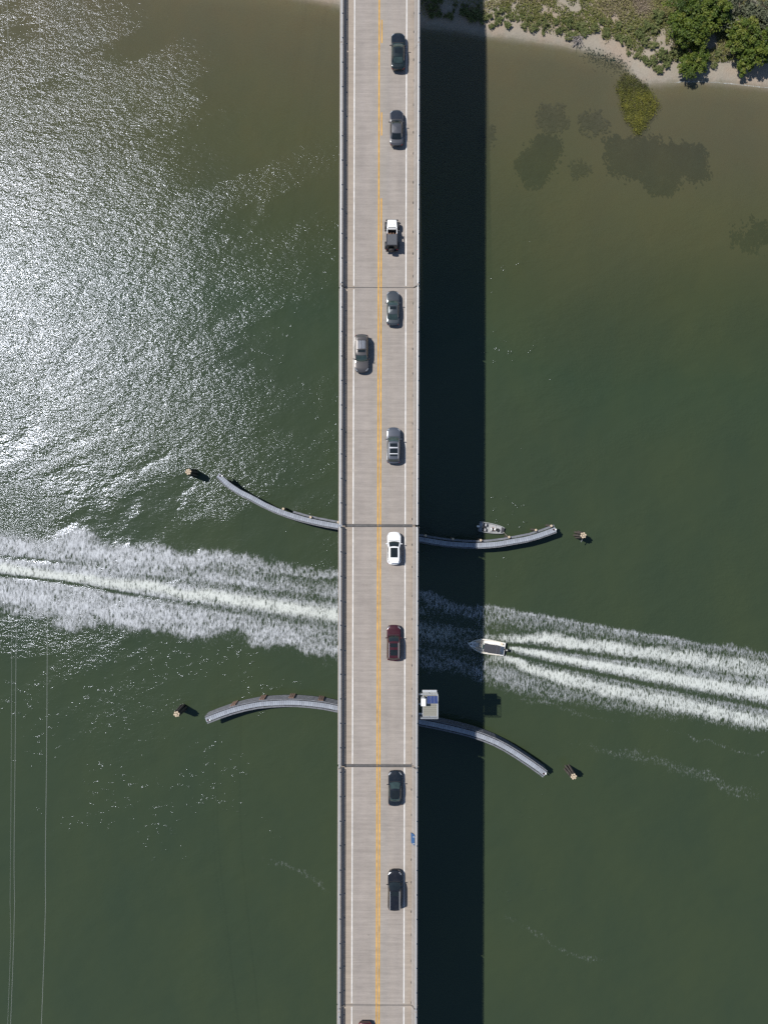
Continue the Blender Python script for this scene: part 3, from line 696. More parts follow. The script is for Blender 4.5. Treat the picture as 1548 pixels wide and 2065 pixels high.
for a, b_ in zip(corner[:-1], corner[1:]):
    for t in (0, 0.5, 1):
        x = a[0] + (b_[0] - a[0]) * t; y = a[1] + (b_[1] - a[1]) * t
        MB().tube([(x, y, Z - .1), (x, y, Z + 1.06)], 0.035, 6).build('rail_post', M['steel'], plat)
MB().box(x0 - .1, x1 - .05, y1 + .14, y1 + .42, Z + .1, Z + .14).build('access_ledge', M['steel'], plat)
for i in range(3):
    sx = -0.25 + i * 0.48
    sp = put('solar_panel', None, plat, (sx, 0.42, Z + 1.12)); sp.rotation_euler = (rad(-9), 0, 0)
    MB().box(0, 0.47, 0, 1.0, 0, 0.03).build('panel_frame', M['chrome'], sp)
    MB().box(0.02, 0.45, 0.02, 0.98, 0.031, 0.036).build('solar_cells', M['solar'], sp)
MB().tube([(0.45, 0.5, Z), (0.45, 0.5, Z + 1.1)], 0.05, 8).build('panel_mast', M['steel'], plat)
cab = put('cabinet', None, plat, (-0.73, 0.62, Z))
MB().bevbox(-0.28, 0.28, -0.47, 0.47, 0.02, 1.25, 0.03).build('cabinet_body', M['white_box'], cab)
MB().bevbox(-0.31, 0.31, -0.50, 0.50, 1.25, 1.31, 0.025).build('cabinet_lid', M['white_box'], cab)
MB().tube([(0.1, .55, 0), (0.1, .55, 1.5)], 0.04, 8).build('conduit', M['steel'], cab)

# ------------------------------------------------------------------ blue board leaning on the parapet
bv = (PCY - 1691.5) / FPX * (CAM_H - DECK_Z - 0.5)
bp_ = bridge_pt(0, bv)
bo = thing('blue_board', 'small blue rectangular board fixed against the parapet', 'board', bp_, BR_ROT)
face = [(4.44, -.68, .16), (4.86, -.72, .90), (4.86, .70, .90), (4.40, .70, .16)]
MB().add(face + [(x + .03, y, z - .02) for x, y, z in face], [(0, 1, 2, 3), (7, 6, 5, 4), (0, 4, 5, 1), (1, 5, 6, 2), (2, 6, 7, 3), (3, 7, 4, 0)]).build('board_sheet', M['blue_board'], bo)
for y in (-.45, .45):
    MB().box(4.62, 4.95, y - .04, y + .04, .84, .93).build('bracket', M['steel'], bo)

# ------------------------------------------------------------------ timber fenders beside the channel
def resample(pts, step):
    pts = [Vector(p) for p in pts]
    # Catmull-Rom through the points, then even spacing
    dense = []
    for i in range(len(pts) - 1):
        p0, p1, p2, p3 = pts[max(i - 1, 0)], pts[i], pts[i + 1], pts[min(i + 2, len(pts) - 1)]
        for k in range(12):
            t = k / 12
            dense.append(0.5 * ((2 * p1) + (p2 - p0) * t + (2 * p0 - 5 * p1 + 4 * p2 - p3) * t * t + (3 * p1 - p0 - 3 * p2 + p3) * t ** 3))
    dense.append(pts[-1])
    L = [0]
    for a, b_ in zip(dense[:-1], dense[1:]): L.append(L[-1] + (b_ - a).length)
    n = max(2, int(L[-1] / step)); out = []; j = 0
    for i in range(n + 1):
        s_ = L[-1] * i / n
        while j < len(L) - 2 and L[j + 1] < s_: j += 1
        t = (s_ - L[j]) / max(1e-6, L[j + 1] - L[j])
        out.append(dense[j].lerp(dense[j + 1], t))
    return out
FZ = 3.0
def fender(px, side, label, back_from, back_w, rub):
    """side: +1 when the channel lies on the +Y side"""
    path = resample([site(x, y, FZ) for x, y in px], 0.35)
    root = thing('timber_fender', label, 'fender', (path[0].x, path[0].y, 0), 0, 'curved timber fenders lining the boat channel')
    O = Vector((path[0].x, path[0].y, 0))
    nrm = []
    for i in range(len(path)):
        d = (path[min(i + 1, len(path) - 1)] - path[max(i - 1, 0)]).normalized()
        n = Vector((-d.y, d.x, 0)); n = n if n.y * side > 0 else -n
        nrm.append(n)
    meshes = []
    for k in range(4):
        meshes.append(MB().bevbox(-0.165, 0.165, -0.34 - .012 * k, 0.34 + .01 * k, -0.06, 0.0, 0.008).mesh('plank', [M['wood_grey'], M['wood_grey2'], M['wood_grey'], M['wood_grey3']][k]))
    for i in range(len(path) - 1):
        mid = (path[i] + path[i + 1]) / 2; d = path[i + 1] - path[i]
        put('plank', random.choice(meshes), root, mid - O + Vector((0, 0, random.uniform(-.006, .006))), math.atan2(d.y, d.x) + random.uniform(-.012, .012))
    def sweep(name, off, w, z0, z1, mat, i0=0, i1=None):
        i1 = len(path) if i1 is None else i1
        ids = list(range(i0, i1, 6))
        if ids[-1] != i1 - 1: ids.append(i1 - 1)
        secs = []
        for i in ids:
            p = path[i] - O; n = nrm[i]
            a, b_ = p + n * (off - w / 2), p + n * (off + w / 2)
            secs.append([(a.x, a.y, z0), (b_.x, b_.y, z0), (b_.x, b_.y, z1), (a.x, a.y, z1)])
        MB().loft(secs, closed=True, caps=True).build(name, mat, root)
    for o in (-0.28, 0.28): sweep('stringer', o, 0.16, FZ - 0.40, FZ - 0.075, M['wood_dark'])
    for k in range(8):
        sweep('wale', 0.36 + 0.09 + (0.05 if k % 2 else 0), 0.16, 0.10 + k * 0.345, 0.10 + k * 0.345 + 0.25, M['wood_mid'] if k % 2 else M['wood_dark'])
    i0 = next(i for i, p in enumerate(path) if p.x >= site(back_from, 0, FZ).x)
    sweep('back_beam', -0.36 - 0.13 - back_w / 2, back_w, FZ - 0.45, FZ - 0.12, M['wood_mid'], i0)
    # bearing piles under the walkway
    step = 12
    pm_ = MB().lathe([(0.17, -4.2), (0.16, FZ - 0.42)], n=10).mesh('pile', M['pile'], True)
    for i in range(4, len(path), step):
        for o in (-0.2, 0.2):
            put('pile', pm_, root, path[i] - O - Vector((0, 0, FZ)) + nrm[i] * o)
    for (x, y) in rub:                                        # short reddish uprights on the channel face
        p = site(x, y, 1.5); i = min(range(len(path)), key=lambda q: (path[q].xy - p.xy).length)
        d = math.atan2(-nrm[i].x, nrm[i].y)
        for q in (-0.3, 0, 0.3):
            MB().box(-0.11 + q, 0.11 + q, 0.60, 0.68, 0.0, 2.6).build('rubbing_post', M['wood_red'], root, False, path[i] - O - Vector((0, 0, FZ)) if nrm[i].y > 0 else path[i] - O - Vector((0, 0, FZ)), d)
    for e in (1, -2):                                         # navigation lamp at each end
        p = path[e] - O
        nl = put('navigation_light', None, root, p + nrm[e] * -0.1)
        MB().bevbox(-0.13, 0.13, -0.10, 0.10, 0.0, 0.22, 0.02).build('lamp_base', M['black'], nl)
        MB().lathe([(0.07, 0.22), (0.075, 0.34), (0.04, 0.40)], n=10).build('lamp_lens', M['red_lamp'], nl, True)
        MB().bevbox(0.22, 0.44, -0.12, 0.12, 0.0, 0.18, 0.02).build('battery_box', M['white_box'], nl)
    return root, path, nrm, O
M['wood_grey2'] = pm('weathered_plank_pale', (0.295, 0.315, 0.35), 0.8, 0, 0.18, 2.5, spec=0.2)
M['wood_grey3'] = pm('weathered_plank_brown', (0.25, 0.265, 0.295), 0.8, 0, 0.25, 2.5, spec=0.2)
NF = [(440, 957.5), (461, 977), (484, 992), (507.5, 1003.7), (537.7, 1020), (568, 1032.8), (595.8, 1042), (619, 1048.4), (654, 1056), (684, 1061), (760, 1074), (845, 1087), (900, 1096), (953.5, 1099.6), (975, 1099), (1002, 1097), (1031, 1092), (1065.6, 1085.7), (1092.8, 1077.4), (1120, 1067.5)]
SF = [(415, 1452), (444.7, 1440.5), (470, 1432), (498, 1425), (526, 1420), (561, 1417.7), (591, 1417), (630.7, 1420), (665.6, 1425), (684, 1429), (760, 1441), (846.6, 1456), (895, 1465.7), (954, 1480), (998, 1496.4), (1026.7, 1511.8), (1057.4, 1531.5), (1081.6, 1548), (1099.5, 1561.5)]
fn, fpath, fnrm, fO = fender(NF, -1, 'curved grey plank fender with small boat moored behind it', 588, 0.30, [])
fs, _, _, _ = fender(SF, 1, 'curved grey plank fender passing below the service platform', 415, 0.20, [(474, 1422), (532, 1409), (590, 1406), (649, 1411)])
# tall round piles standing behind the first fender
tall_me = MB().lathe([(0.20, -4.2), (0.19, 3.38)], n=12).mesh('tall_pile', M['pile'], True)
top_me = MB().lathe([(0.19, 3.381), (0.185, 3.42), (0.05, 3.44)], n=12).mesh('pile_top', M['pile_top'])
for (x, y) in [(571, 1026), (626, 1043), (682, 1053), (740, 1060), (800, 1071), (858, 1080), (913, 1087), (969, 1089.5), (1026, 1083), (1080, 1069), (1111, 1060.5)]:
    p = site(x, y, 3.42); p.z = 0
    o = put('tall_pile', tall_me, fn, p - fO)
    put('pile_top', top_me, o)

# ------------------------------------------------------------------ pile dolphins
def dolphin(px, py, label, lean):
    H = 3.6
    p = site(px, py, H)
    root = thing('pile_dolphin', label, 'pile cluster', (p.x, p.y, 0), 0, 'pile clusters guarding the fender ends')
    R = 0.335
    spots = [(0, 0)] + [(R * math.cos(a + .2), R * math.sin(a + .2)) for a in [k * math.pi / 3 for k in range(6)]]
    for (x, y) in spots:
        h = H + random.uniform(-.08, .08) + (0.12 if x == 0 else 0)
        s_ = 2.1
        o = MB().tube([(x * s_, y * s_, -4.0), (x * 1.05, y * 1.05, h - .4), (x, y, h)], [0.18, 0.165, 0.16], 10).build('pile', M['pile'], root, True)
        MB().lathe([(0.158, h + .002), (0.15, h + .03), (0.04, h + .045)], (x, y, 0), 10).build('pile_top', M['pile_top'], o)
    ring = [(0.54 * math.cos(a), 0.54 * math.sin(a), H - .55) for a in [k * math.pi / 8 for k in range(17)]]
    MB().tube(ring, 0.03, 5).build('cable_wrap', M['black'], root)
    return root
dolphin(380, 951.5, 'seven-pile timber cluster in the glitter off the upper fender', 0)
dolphin(356.5, 1440, 'seven-pile timber cluster left of the fender with reddish posts', 0)
d3 = dolphin(1175.5, 1079.5, 'seven-pile timber cluster with a loose plank, beside the moored boat fender', 0)
dolphin(1156, 1566, 'seven-pile timber cluster below the motorboat wake', 0)
MB().box(0.50, 0.60, -0.95, 0.55, 2.2, 2.3).build('loose_plank', M['wood_mid'], d3, rotz=-0.55)

# ------------------------------------------------------------------ cars
def lerp(a, b, t): return a + (b - a) * t
def interp(x, pts):
    xs_ = [p[0] for p in pts]; ys_ = [p[1] for p in pts]
    return float(np.interp(x, xs_, ys_))

def build_car(px, py, heading, label, paint_m, L=4.8, W=1.86, Hh=1.46, kind='sedan', glass=None, roof_m=None, panels=(), rails=None, bars=0, hood_m=None, group='cars crossing the bridge', z_ref=0.9, spoiler=False, trim=None, ws=(0.95, 0.25), rear=None):
    """+Y forward; panels: list of (y0, y1) dark glass panels in the roof"""
    glass = glass or M['glass']
    p = site(px, py, DECK_Z + z_ref)
    root = thing('car', label, 'car', (p.x, p.y, DECK_Z), heading + BR_ROT, group)
    h = L / 2; w = W / 2
    suv = kind != 'sedan'
    belt = 0.98 if suv else 0.90
    nose_z = 0.74 if not suv else 0.86
    yc = ws[0]                                   # windscreen base
    tail = [(-h, belt - 0.06), (-h + .25, belt + 0.06), (-h + .75, belt + 0.07)] if not suv else [(-h, belt - .05), (-h + .2, belt + .02)]
    top = tail + [(yc - .2, belt), (yc, belt + 0.02), (yc + .35, belt + .0), (h - .45, nose_z + .10), (h - .15, nose_z + .02), (h, nose_z - .10)]
    top.sort()
    ny = 30; secs = []
    def plan(y):
        t = abs(y) / h
        t0 = 0.70 if y > 0 else 0.78
        k = max(0, (t - t0) / (1 - t0))
        return w * (1 - (0.26 if y > 0 else 0.20) * k ** 2.4) * (1 - 0.025 * (1 - min(1, abs(y) / (h * .55))) )
    def bow(y, x):                                # rounds the nose and the tail in plan
        t = abs(y) / h
        k = max(0, (t - 0.75) / 0.25)
        return -math.copysign(1, y) * (0.24 if y > 0 else 0.16) * k * (abs(x) / w) ** 2.2
    def surf(y, x, lift=0.0):                     # point on the upper body
        ww = plan(y); zt = interp(y, top); q = min(1, abs(x) / ww)
        return (x, y + bow(y, x), zt + 0.045 * (1 - q ** 2) - (0.05 * max(0, (q - .8) / .2) ** 2) + lift)
    for i in range(ny + 1):
        y = -h + L * i / ny
        ww = plan(y); zt = interp(y, top); zb = 0.26 + 0.12 * max(0, (abs(y) / h - .85) / .15)
        half = [(0.84 * ww, zb), (0.965 * ww, zb + .10), (ww, lerp(zb, zt, .45)), (0.995 * ww, lerp(zb, zt, .72)), (0.965 * ww, zt - 0.03)]
        sec = [(x, y + bow(y, x), z) for x, z in half]
        for f in (0.88, 0.70, 0.45, 0.2): sec.append(surf(y, f * ww))
        full = sec + [surf(y, 0)] + [(-a, b_, c) for a, b_, c in reversed(sec)]
        secs.append(full)
    MB().loft(secs, closed=True, caps=True).build('body', paint_m, root, True)
    # cabin
    yr = -h + (0.16 if suv else 0.62) if rear is None else rear[0]
    dr = (0.34 if suv else 0.72) if rear is None else rear[1]
    ds = 0.78 if not suv else 0.72
    yt, yb = yc - ds, yr + dr                     # roof front and rear
    wl, wu = w * 0.915, w * (0.68 if not suv else 0.73)
    zl, zu = belt + 0.02, Hh
    def edge(side, t, v):                         # point on the cabin wall; side F R B L, t along it 0..1, v up 0..1
        cf, cb = 0.16, 0.10
        bul = 0.05 * math.sin(math.pi * v) 
        if side == 'F':
            x = lerp(-1, 1, t)
            lo = Vector((x * wl * .97, yc - cf * x * x, zl)); up = Vector((x * wu, yt - 0.10 * x * x, zu - 0.02 * x * x))
            o = lo.lerp(up, v); o.y += bul * .6; o.z += bul * .5
        elif side == 'B':
            x = lerp(1, -1, t)
            lo = Vector((x * wl * .93, yr + cb * x * x, zl + (.06 if not suv else .04))); up = Vector((x * wu, yb + 0.06 * x * x, zu - 0.02 * x * x))
            o = lo.lerp(up, v); o.y -= bul * .6; o.z += bul * .5
        else:
            s_ = 1 if side == 'R' else -1
            q = t if side == 'R' else 1 - t       # 0 front .. 1 rear for R
            y_l = lerp(yc - cf, yr + cb, q); y_u = lerp(yt - .10, yb + .06, q)
            xl = lerp(wl * .97, wl * .93, q) + 0.035 * math.sin(math.pi * q); xu = wu + 0.03 * math.sin(math.pi * q)
            lo = Vector((s_ * xl, y_l, zl + .03 * q)); up = Vector((s_ * xu, y_u, zu - .02))
            o = lo.lerp(up, v); o.x += s_ * bul
        return o
    nseg = 8; ring_n = [(s_, k / nseg) for s_ in 'FRBL' for k in range(nseg)]
    secs = [[edge(s_, t, v) + Vector((0, 0, -0.10 if v == 0 else 0)) for s_, t in ring_n] for v in (0, .25, .5, .75, 1)]
    b = MB().loft(secs, closed=True)
    def roof_pt(x, y, lift=0.0):
        q = (y - (yt + yb) / 2) / ((yt - yb) / 2)
        return (x, y, zu + 0.055 * (1 - (x / wu) ** 2) * (1 - 0.5 * q * q) - 0.012 * q * q + lift - 0.004)
    # crowned roof skin
    ring = [edge(s_, t, 1) for s_, t in ring_n]
    cy = (yt + yb) / 2
    mids = []
    for f in (0.8, 0.5, 0.0):
        r_ = []
        for q in ring:
            x = q.x * f; y = cy + (q.y - cy) * f
            zz = zu + 0.055 * (1 - f * f) - 0.02 * (q.x / wu) ** 2 * f
            r_.append((x, y, zz))
        mids.append(r_)
    b.loft([ring] + mids, closed=True)
    b.build('roof', roof_m or paint_m, root, True)
    def pane(name, side, t0, t1, v0, v1, n=6, mat=None):
        mb = MB(); secs_ = []
        for j in range(5):
            v = lerp(v0, v1, j / 4); row = []
            for i in range(n + 1):
                q = edge(side, lerp(t0, t1, i / n), v)
                d = Vector((0, 0, 0))
                if side == 'F': d = Vector((0, .6, .8))
                elif side == 'B': d = Vector((0, -.6, .8))
                else: d = Vector((1 if side == 'R' else -1, 0, .5))
                row.append(q + d.normalized() * 0.012)
            secs_.append(row)
        mb.loft(secs_).build(name, mat or glass, root, True)
    pane('windscreen', 'F', 0.06, 0.94, 0.06, 0.94)
    pane('rear_window', 'B', 0.08, 0.92, 0.10 if not suv else .2, 0.92)
    for s_ in 'RL':
        cuts = [(0.10, 0.46), (0.49, 0.80)] + ([(0.83, 0.94)] if suv else [])
        for a, c in cuts:
            if s_ == 'L': a, c = 1 - c, 1 - a
            pane('side_window', s_, a, c, 0.12, 0.86, 4)
    # dark roof glass
    for (a, c) in panels:
        secs_ = [[roof_pt(lerp(-1, 1, i / 6) * wu * .72, lerp(c, a, j / 4), 0.014) for i in range(7)] for j in range(5)]
        MB().loft(secs_).build('roof_glass', M['glass'], root, True)
    for (p1, p2) in zip(panels[:-1], panels[1:]):          # bright cross member between the panes
        y = (p1[1] + p2[0]) / 2
        MB().loft([[roof_pt(lerp(-1, 1, i / 6) * wu * .80, y + dy, .024) for i in range(7)] for dy in (-.05, .05)]).build('roof_cross_member', rails if len(panels) > 2 else paint_m, root, True)
    if rails:
        for s_ in (-1, 1):
            MB().tube([roof_pt(s_ * wu * .93, lerp(yt - .15, yb + .1, t), 0.03 if t in (0, 1) else 0.075) for t in (0, .06, .5, .94, 1)], 0.022, 6).build('roof_rail', rails, root, True)
    for k in range(bars):
        y = lerp(yt - .75, yb + .45, k / max(1, bars - 1))
        MB().box(-wu * .92, wu * .92, y - .03, y + .03, zu + 0.085, zu + 0.115).build('cross_bar', M['black'], root)
    if bars:
        for k in range(5):
            x = lerp(-.4, .4, k / 4)
            MB().bevbox(x - .05, x + .05, yb + .5, yt - .85, zu + .045, zu + .075, .012).build('roof_rib', M['chrome'], root)
    # bonnet and boot lid, set just proud of the shell
    def lid(name, ya, yb_, f, mat):
        secs_ = [[surf(lerp(ya, yb_, j / 8), lerp(-1, 1, i / 10) * plan(lerp(ya, yb_, j / 8)) * f, 0.012) for i in range(11)] for j in range(9)]
        MB().loft(secs_).build(name, mat, root, True)
    lid('bonnet', yc + .06, h - .22, .84, hood_m or paint_m)
    if not suv: lid('boot_lid', -h + .10, yr - .06, .80, paint_m)
    MB().box(-w * .8, w * .8, yc + .015, yc + .07, belt + .045, belt + .072).build('cowl_vent', M['black'], root)
    if spoiler:
        MB().bevbox(-wu * .9, wu * .9, yb - .26, yb + .04, zu - .03, zu + .02, .015).build('spoiler', paint_m, root)
    # mirrors, lamps, wheels
    for s_ in (-1, 1):
        x = s_ * (w * .95)
        secs_ = [[(x + s_ * t * .24, yc - .34 + .07 * math.cos(a) * (1 - .3 * t) - .03 * t, belt + .10 + .055 * math.sin(a)) for a in [k * math.pi / 4 for k in range(8)]] for t in (0, .35, .8, 1)]
        MB().loft(secs_, closed=True, caps=True).build('wing_mirror', trim or paint_m, root, True)
        yy = h - .26
        a = [surf(yy + dy, s_ * plan(yy + dy) * f, .016) for dy, f in ((-.22, .90), (-.20, .98), (.10, .90), (.12, .66), (-.04, .74))]
        MB().add(a, [(0, 1, 2, 3, 4)]).build('headlight', M['lamp'], root)
        yy = -h + .12
        xx = plan(yy)
        MB().bevbox(min(s_ * xx * .66, s_ * xx * .985), max(s_ * xx * .66, s_ * xx * .985), yy - .05, yy + .10, belt - .22, belt - .07, .03).build('tail_light', M['red_lamp'], root)
        for yw_ in (h - .92, -h + .95):
            wh = MB().lathe([(0.20, -.11), (0.31, -.115), (0.335, -.08), (0.335, .08), (0.31, .115), (0.20, .11)], (s_ * (w - .125), yw_, .335), 20, 'X').build('wheel', M['rubber'], root, True)
            MB().lathe([(0.20, -.10), (0.19, .118), (0.05, .125)] if s_ > 0 else [(0.20, .10), (0.19, -.118), (0.05, -.125)], (s_ * (w - .125), yw_, .335), 14, 'X').build('rim', M['rim'], wh, True)
    MB().bevbox(-.42, .42, h - .10, h - .045, .40, .58, .02).build('grille', M['black'], root)
    return root

P_ = {k: paint('paint_' + k, c, r, me_) for k, c, r, me_ in [
    ('black_green', (0.012, 0.020, 0.019), .25, .2), ('slate', (0.105, 0.105, 0.11), .3, .5), ('grey_green', (0.075, 0.085, 0.09), .3, .5), ('taupe', (0.10, 0.092, 0.088), .3, .5),
    ('steel_blue', (0.115, 0.125, 0.145), .3, .5), ('white', (0.80, 0.80, 0.79), .3, 0.0), ('maroon', (0.060, 0.012, 0.016), .25, .3), ('black_blue', (0.010, 0.014, 0.018), .22, .2), ('black', (0.011, 0.012, 0.015), .22, .2), ('tub_and_hood_reflection', (0.030, 0.034, 0.042), .25, .3)]}
UP, DOWN = 0.0, math.pi
build_car(802.5, 101.5, UP, 'black-green saloon at the head of the line, pale reflection in rear window', P_['black_green'], 4.95, 1.86, 1.44, panels=[(-.05, -.75)], glass=M['glass_green'], trim=M['black'], hood_m=P_['black_blue'])
build_car(799.3, 256, UP, 'grey saloon with plain grey roof and dark reflection painted on bonnet', P_['slate'], 4.80, 1.80, 1.45, hood_m=P_['tub_and_hood_reflection'], trim=M['black'])  # dark sky reflection on the bonnet is painted in as a darker colour
build_car(792.0, 620.5, UP, 'grey saloon with one small sunroof just past the thin joint', P_['grey_green'], 4.62, 1.72, 1.45, panels=[(.02, -.38)], glass=M['glass_green'])
build_car(729.0, 712.5, DOWN, 'taupe estate car with roof bars driving down the left lane', P_['taupe'], 5.05, 1.90, 1.72, 'suv', panels=[(.05, -.35)], bars=2, ws=(1.15, .25), glass=M['glass_green'], trim=M['black'])
build_car(793.2, 898, UP, 'steel-grey SUV with three roof glass panels and bright roof frame', P_['steel_blue'], 4.80, 1.86, 1.68, 'suv', panels=[(.18, -.25), (-.52, -1.12), (-1.25, -1.5)], rails=M['rail_pale'], glass=M['glass_green'], ws=(1.15, .25))
build_car(794.2, 1105.5, UP, 'white crossover with long black glass roof', P_['white'], 4.32, 1.82, 1.58, 'suv', panels=[(.10, -1.18)], spoiler=True, ws=(.95, .25))
build_car(793.6, 1296.5, UP, 'dark red SUV with two black roof panels', P_['maroon'], 4.75, 1.86, 1.72, 'suv', panels=[(.10, -.42), (-.75, -1.5)], rails=M['rail_pale'], ws=(1.05, .25))
build_car(796.2, 1590.5, UP, 'glossy black saloon just past the lower wide joint', P_['black_blue'], 4.65, 1.82, 1.44, panels=[(-.05, -1.2)], glass=M['glass_green'])
build_car(795.6, 1796, UP, 'long black SUV with silver roof rails below the blue board', P_['black'], 5.30, 1.86, 1.82, 'suv', rails=M['rail_pale'], panels=[(.35, -.2)], ws=(1.25, .25), hood_m=P_['black'])
build_car(735.5, 2099, DOWN, 'dark red car just entering at the bottom edge', P_['maroon'], 4.7, 1.80, 1.46, ws=(0.95, .25))

# ------------------------------------------------------------------ open-topped off-road car
def build_jeep():
    p = site(790.2, 475.5, DECK_Z + 0.9)
    root = thing('off_road_car', 'white-bonneted off-road car with ribbed dark top and spare wheel', 'car', (p.x, p.y, DECK_Z), BR_ROT, 'cars crossing the bridge')
    wh_, blk = P_['white'], M['black']
    # tub
    b = MB()
    tub = [(-.74, -1.80), (.74, -1.80), (.76, .72), (-.76, .72)]
    b.prism(tub, .42, .60)
    b.box(-.76, -.70, -1.80, .72, .60, 1.08).box(.70, .76, -1.80, .72, .60, 1.08).box(-.70, .70, -1.80, -1.73, .60, 1.08).box(-.70, .70, .66, .72, .60, 1.12)
    b.build('body_tub', P_['tub_and_hood_reflection'], root)
    # bonnet: narrower at the nose
    secs = []
    for y, ww, zt in ((2.06, .60, 1.02), (2.0, .61, 1.07), (1.5, .645, 1.11), (.98, .70, 1.13), (.72, .735, 1.13)):
        secs.append([(-ww, y, .55), (-ww, y, zt - .06), (-ww + .05, y, zt), (-.3, y, zt + .025), (.3, y, zt + .025), (ww - .05, y, zt), (ww, y, zt - .06), (ww, y, .55)])
    MB().loft(secs, closed=True, caps=True).build('bonnet', wh_, root, True)
    for x in (-.2, .2): MB().box(x - .02, x + .02, 1.30, 1.46, 1.13, 1.155).build('washer_nozzle', blk, root)
    MB().box(-.50, .50, .96, 1.06, 1.145, 1.163).build('cowl_vent', blk, root)
    MB().box(-.70, .70, .80, .86, 1.12, 1.165).build('wiper_well', blk, root)
    MB().box(-.58, .58, 2.05, 2.08, .60, 1.0).build('grille', blk, root)
    MB().bevbox(-.82, .82, 2.10, 2.28, .48, .66, .04).build('front_bumper', blk, root)
    for s_ in (-1, 1):
        for y, ln in ((1.45, .95), (-1.15, .95)):
            secs = []
            for k in range(9):
                a = math.pi * k / 8; yy = y + .5 * ln * math.cos(a); zz = .55 + .42 * math.sin(a) ** .6
                x0_, x1_ = s_ * .62, s_ * .95
                secs.append([(x0_, yy, zz), (x1_, yy, zz - .02), (x1_, yy, zz - .09), (x0_, yy, zz - .06)])
            MB().loft(secs, closed=True, caps=True).build('wheel_arch', blk, root, True)
            w_ = MB().lathe([(.2, -.13), (.37, -.135), (.40, -.09), (.40, .09), (.37, .135), (.2, .13)], (s_ * .83, y, .40), 20, 'X').build('wheel', M['rubber'], root, True)
            MB().lathe([(.2, -.1), (.19, .137), (.05, .14)] if s_ > 0 else [(.2, .1), (.19, -.137), (.05, -.14)], (s_ * .83, y, .40), 12, 'X').build('rim', M['rim'], w_, True)
        MB().tube([(s_ * .76, .55, 1.16), (s_ * .98, .52, 1.22)], .07, 6).build('wing_mirror', blk, root)
        MB().lathe([(.11, 0), (.11, .03), (.04, .045)], (s_ * .42, 2.08, .84), 12, 'Y').build('headlight', M['lamp'], root, True)
        MB().box(min(s_ * .62, s_ * .76), max(s_ * .62, s_ * .76), -1.86, -1.80, .78, 1.0).build('tail_light', M['red_lamp'], root)
        # white side bars beside the open front seats
        MB().tube([(s_ * .62, .50, 1.74), (s_ * .64, -.05, 1.77)], .05, 6).build('side_bar', wh_, root)
        MB().tube([(s_ * .68, .68, 1.12), (s_ * .62, .45, 1.74)], .045, 6).build('windscreen_pillar', wh_, root)
        MB().tube([(s_ * .64, -.05, 1.77), (s_ * .68, -.12, 1.05)], .045, 6).build('roll_bar', blk, root)
    MB().box(-.66, .66, .42, .50, 1.70, 1.78).build('windscreen_header', blk, root)
    MB().add([(-.64, .66, 1.15), (.64, .66, 1.15), (.60, .47, 1.70), (-.60, .47, 1.70), (-.64, .645, 1.15), (.64, .645, 1.15), (.60, .455, 1.70), (-.60, .455, 1.70)],
             [(0, 1, 2, 3), (7, 6, 5, 4), (0, 4, 5, 1), (1, 5, 6, 2), (2, 6, 7, 3), (3, 7, 4, 0)]).build('windscreen', M['glass_green'], root)
    # ribbed top over the rear
    MB().bevbox(-.73, .73, -1.58, -.10, 1.70, 1.78, .04).build('soft_top', M['canvas'], root)
    for k in range(9):
        x = -.52 + k * .13
        MB().bevbox(x - .035, x + .035, -1.50, -.14, 1.78, 1.805, .012).build('roof_rib', M['roof_rib'], root)
    for s_ in (-1, 1):
        MB().box(min(s_ * .70, s_ * .735), max(s_ * .70, s_ * .735), -1.70, -.14, 1.08, 1.70).build('side_curtain', M['canvas'], root)
    MB().add([(-.7, -1.76, 1.08), (.7, -1.76, 1.08), (.68, -1.60, 1.70), (-.68, -1.60, 1.70), (-.7, -1.74, 1.08), (.7, -1.74, 1.08), (.68, -1.58, 1.70), (-.68, -1.58, 1.70)],
             [(0, 1, 2, 3), (7, 6, 5, 4), (0, 4, 5, 1), (1, 5, 6, 2), (2, 6, 7, 3), (3, 7, 4, 0)]).build('rear_window', M['glass'], root)
    sp = MB().lathe([(.2, -.12), (.36, -.125), (.39, -.08), (.39, .08), (.36, .125), (.2, .12)], (-.08, -1.98, 1.0), 22, 'Y').build('spare_wheel', M['rubber'], root, True)
    MB().lathe([(.2, .1), (.19, -.13), (.05, -.135)], (-.08, -1.98, 1.0), 12, 'Y').build('spare_cover', blk, sp, True)
    MB().bevbox(-.8, .8, -1.98, -1.82, .45, .62, .03).build('rear_bumper', blk, root)
    for x in (-.36, .36):
        MB().bevbox(x - .24, x + .24, -.28, .22, .60, .86, .05).build('seat', blk, root)
        MB().bevbox(x - .23, x + .23, -.42, -.28, .60, 1.34, .05).build('seat_back', blk, root)
    MB().bevbox(-.68, .68, .40, .62, .95, 1.13, .04).build('dashboard', blk, root)
    ring = [(-.36 + .18 * math.cos(a), .32 - .04 * math.sin(a), 1.10 + .16 * math.sin(a)) for a in [k * math.pi / 6 for k in range(13)]]
    MB().tube(ring, .015, 5).build('steering_wheel', blk, root)
    return root
M['roof_rib'] = pm('grey_rib', (0.14, 0.145, 0.155), 0.5, 0.3, 0.12, 5.0)
jeep = build_jeep()

